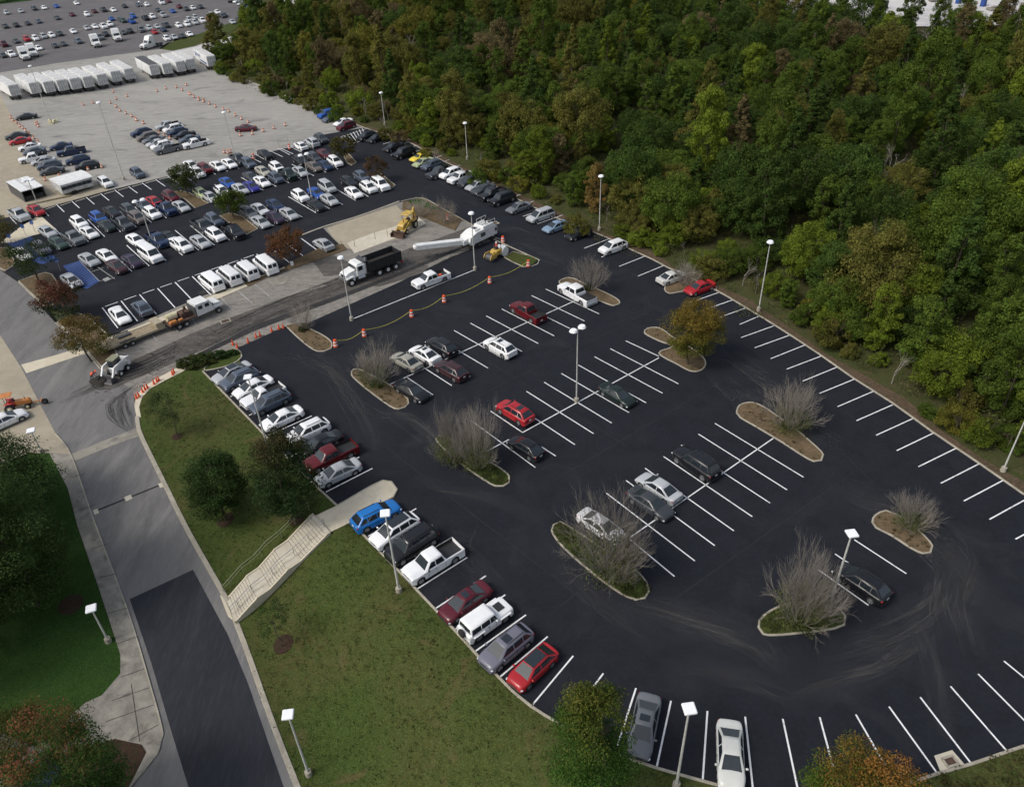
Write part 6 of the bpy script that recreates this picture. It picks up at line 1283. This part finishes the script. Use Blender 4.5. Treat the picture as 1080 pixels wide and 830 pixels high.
LAB = dict(dark=('evergreen_tree','dark green dense tree among the wood behind the car park'), mid=('woodland_tree','mid green leafy tree among the wood behind the car park'), bright=('woodland_tree','fresh bright green tree standing out in the wood'), olive=('autumn_tree','dull olive green tree turning brown in the wood'), brown=('autumn_tree','brownish thin leaved tree among the wood'), gold=('autumn_tree','golden yellow green tree standing out in the wood'), rust=('autumn_tree','rusty orange tree standing out in the wood'))
for x, y, r, e, q in pts:
    f = patch(x,y); rt = (q[0]-500)/500; u = g.random()
    if e < 8: c = 'bright' if u < .30 else 'olive' if u < .52 else 'brown' if u < .64 else 'gold' if u < .74 else 'rust' if u < .76 else 'mid'
    elif q[0] > 620: c = 'dark' if u < .46 else 'mid' if u < .80 else 'brown' if u < .825 else 'olive' if u < .92 else 'bright' if u < .995 else 'gold'
    else: c = ('brown' if u < .10 else 'olive' if u < .46 else 'mid' if u < .74 else 'dark' if u < .84 else 'gold' if u < .90 else 'bright') if f > -.3 else ('dark' if u < .4 else 'mid' if u < .65 else 'olive' if u < .9 else 'brown')
    if e < 6: i = 7 if e < 3.6 else g.choice([6,7,6,3])
    elif e < 14: i = g.choice([6,3,2,1,6])
    else: i = g.choice([0,1,2,3,4] if c != 'dark' else [0,1,4,4,5,0])
    cr, tk, rx, hh = PROT[i]; s_ = g.choice([.6,.75,.85,.9,1.0,1.15])*(1 if e > 10 else .9 if e > 6 else .78); a, b = PAL[c]; k = g.uniform(.8,1.25)
    P = Vector((x,y,H(x,y)-.1))
    if g.random() < (.10 if e < 14 else .02):
        o = empty('bare_tree', P, g.random()*6, 'leafless grey stemmed tree standing among the leafy trees of the wood', 'tree', 'bare trees in the wood'); t = bpy.data.objects.new('branches', bare_tall[g.randrange(2)]); COL.objects.link(t); t.parent = o; o.scale = (s_*.7 if e < 14 else s_*.9,)*3; continue
    o = new_tree(LAB[c][0], cr, tk, P, [v*k for v in a], [v*k for v in b], s_, g.random()*6.28, s_*g.uniform(.85,1.45))
    if e < 6: o.name = 'bush'; tag(o, {'bright':'bright green bush','olive':'olive green bush','brown':'brownish bush','gold':'golden green bush','rust':'rusty orange bush','mid':'mid green bush','dark':'dark green bush'}[c]+' at the foot of the wood along the kerb', 'bush', 'bushes along the foot of the wood')
    else: tag(o, LAB[c][1], 'tree', 'trees of the wood')
print('wood trees', len(pts))
qs = [(G(*p).x,G(*p).y) for p in [(118,392),(160,372),(245,335),(325,305),(400,276),(462,252),(515,252),(470,272),(420,293),(368,313),(300,340),(225,368),(172,392),(130,425),(95,425)]]
C = []
while len(C) < 700:
    x = g.uniform(min(a[0] for a in qs),max(a[0] for a in qs)); y = g.uniform(min(a[1] for a in qs),max(a[1] for a in qs))
    if inside((x,y),qs): C.append((x,y,H(x,y)+.10))
me = leaf_mesh('rubble', np.array(C), rng.uniform(.1,1.3,700), 9000, .11, 81, .03); o = bpy.data.objects.new('rubble', me); COL.objects.link(o); o.color = (.16,.145,.12,1); o['second_colour'] = [.04,.037,.034]; tag(o, kind='stuff')
# fallen leaves on the lawns: scattered by the hundred
q1 = [(G(*p).x,G(*p).y) for p in [(254,384),(214,392),(278,458),(331,511),(356,534),(332,545),(240,633),(200,562),(151,460),(146,430),(172,402)]]; q2 = [(G(*p).x,G(*p).y) for p in [(372,551),(423,605),(507,696),(591,764),(692,810),(760,829),(345,905),(314,830),(288,763),(250,660),(348,565)]]
C = []
while len(C) < 900:
    q = q1 if g.random() < .4 else q2; x = g.uniform(min(a[0] for a in q),max(a[0] for a in q)); y = g.uniform(min(a[1] for a in q),max(a[1] for a in q))
    if inside((x,y),q): C.append((x,y,H(x,y)+.09))
me = leaf_mesh('fallen_leaves', np.array(C), rng.uniform(.1,.9,900), 4200, .10, 78, .02); o = bpy.data.objects.new('fallen_leaves', me); COL.objects.link(o); o.color = (.12,.085,.03,1); o['second_colour'] = [.05,.06,.015]; tag(o, kind='stuff')
C = []
while len(C) < 5000:
    q = q1 if g.random() < .4 else q2; x = g.uniform(min(a[0] for a in q),max(a[0] for a in q)); y = g.uniform(min(a[1] for a in q),max(a[1] for a in q))
    if inside((x,y),q): C.append((x,y,H(x,y)+.08))
me = leaf_mesh('grass_tufts', np.array(C), rng.uniform(.1,.5,5000), 60000, .09, 79, .12); o = bpy.data.objects.new('grass_tufts', me); COL.objects.link(o); o.color = (.026,.050,.010,1); o['second_colour'] = [.055,.056,.018]; tag(o, kind='stuff')
# undergrowth of the wood: one mass nobody could count
n = 7000; C = []
while len(C) < n:
    x = g.uniform(min(xs),max(xs)); y = g.uniform(min(ys),max(ys))
    if inside((x,y), wood):
        e, s2 = poly_dist((x,y), kerbl)
        if e > .8: C.append((x,y,H(x,y)+g.uniform(0,.5 if e < 2.5 else 1.6)))
C = np.array(C); me = leaf_mesh('undergrowth', C, rng.uniform(.7,2.0,n), 620000, .25, 77, .7); o = bpy.data.objects.new('undergrowth', me); COL.objects.link(o); o.color = (.068,.100,.022,1); o['second_colour'] = [.105,.095,.042]; tag(o, kind='stuff')
# far trees: left corner and along the access road
for i, (x, y, s_, c) in enumerate([(232,52,.9,'olive'),(240,66,.8,'mid'),(226,66,.8,'olive'),(252,44,.6,'olive'),(262,40,.55,'brown'),(277,30,.7,'brown'),(288,22,.7,'brown'),(292,8,.8,'olive'),(305,14,.8,'mid'),(285,-2,.8,'brown'),(270,8,.6,'brown'),(8,2,.7,'dark'),(24,-1,.7,'dark'),(40,-3,.8,'mid'),(55,-6,.7,'dark'),(75,-8,.7,'mid'),(-8,4,.8,'dark')]):
    cr, tk, rx, hh = PROT[[2,1,3,6,7][i % 5]]; a, b = PAL[c]; o = new_tree('roadside_tree', cr, tk, G(x,y), a, b, s_, i)
    tag(o, 'small loose tree beside the pale access road' if i < 11 else 'dark tree behind the far lot at the top left corner', 'tree', 'trees beside the access road' if i < 11 else 'trees behind the far lot')
sheet('far_grass', [(-80,-30),(100,-40),(60,-2),(0,5),(-80,13)], .06, 'grass_lush', 8)
# ------------------------------------------------------------------ light
w = bpy.data.worlds.new("World"); sc.world = w; w.use_nodes = True; nt = w.node_tree; bg = nt.nodes['Background']
sk = nt.nodes.new('ShaderNodeTexSky'); sk.sky_type = 'NISHITA'; sk.sun_disc = False; EL, AZ = math.radians(48), math.radians(-115); sk.sun_elevation = EL; sk.sun_rotation = AZ; sk.air_density = 1.2; sk.dust_density = 4; sk.ozone_density = 1.5
hs = nt.nodes.new('ShaderNodeHueSaturation'); hs.inputs['Saturation'].default_value = .60; nt.links.new(sk.outputs['Color'], hs.inputs['Color']); nt.links.new(hs.outputs['Color'], bg.inputs['Color']); bg.inputs['Strength'].default_value = .146
sl = bpy.data.lights.new('sun','SUN'); sl.energy = 1.6; sl.angle = math.radians(16); sl.color = (1,.95,.87); so = bpy.data.objects.new('sun', sl); COL.objects.link(so)
dv = Vector((math.sin(AZ)*math.cos(EL), math.cos(AZ)*math.cos(EL), math.sin(EL))); so.rotation_euler = dv.to_track_quat('Z','Y').to_euler()
# the source shapes the copies were made from were moved out of the scene
for p in PROTO.values():
    for c in list(p.children_recursive)+[p]: bpy.data.objects.remove(c)
print('labels shared', {k: v for k, v in USED.items() if v > 1})
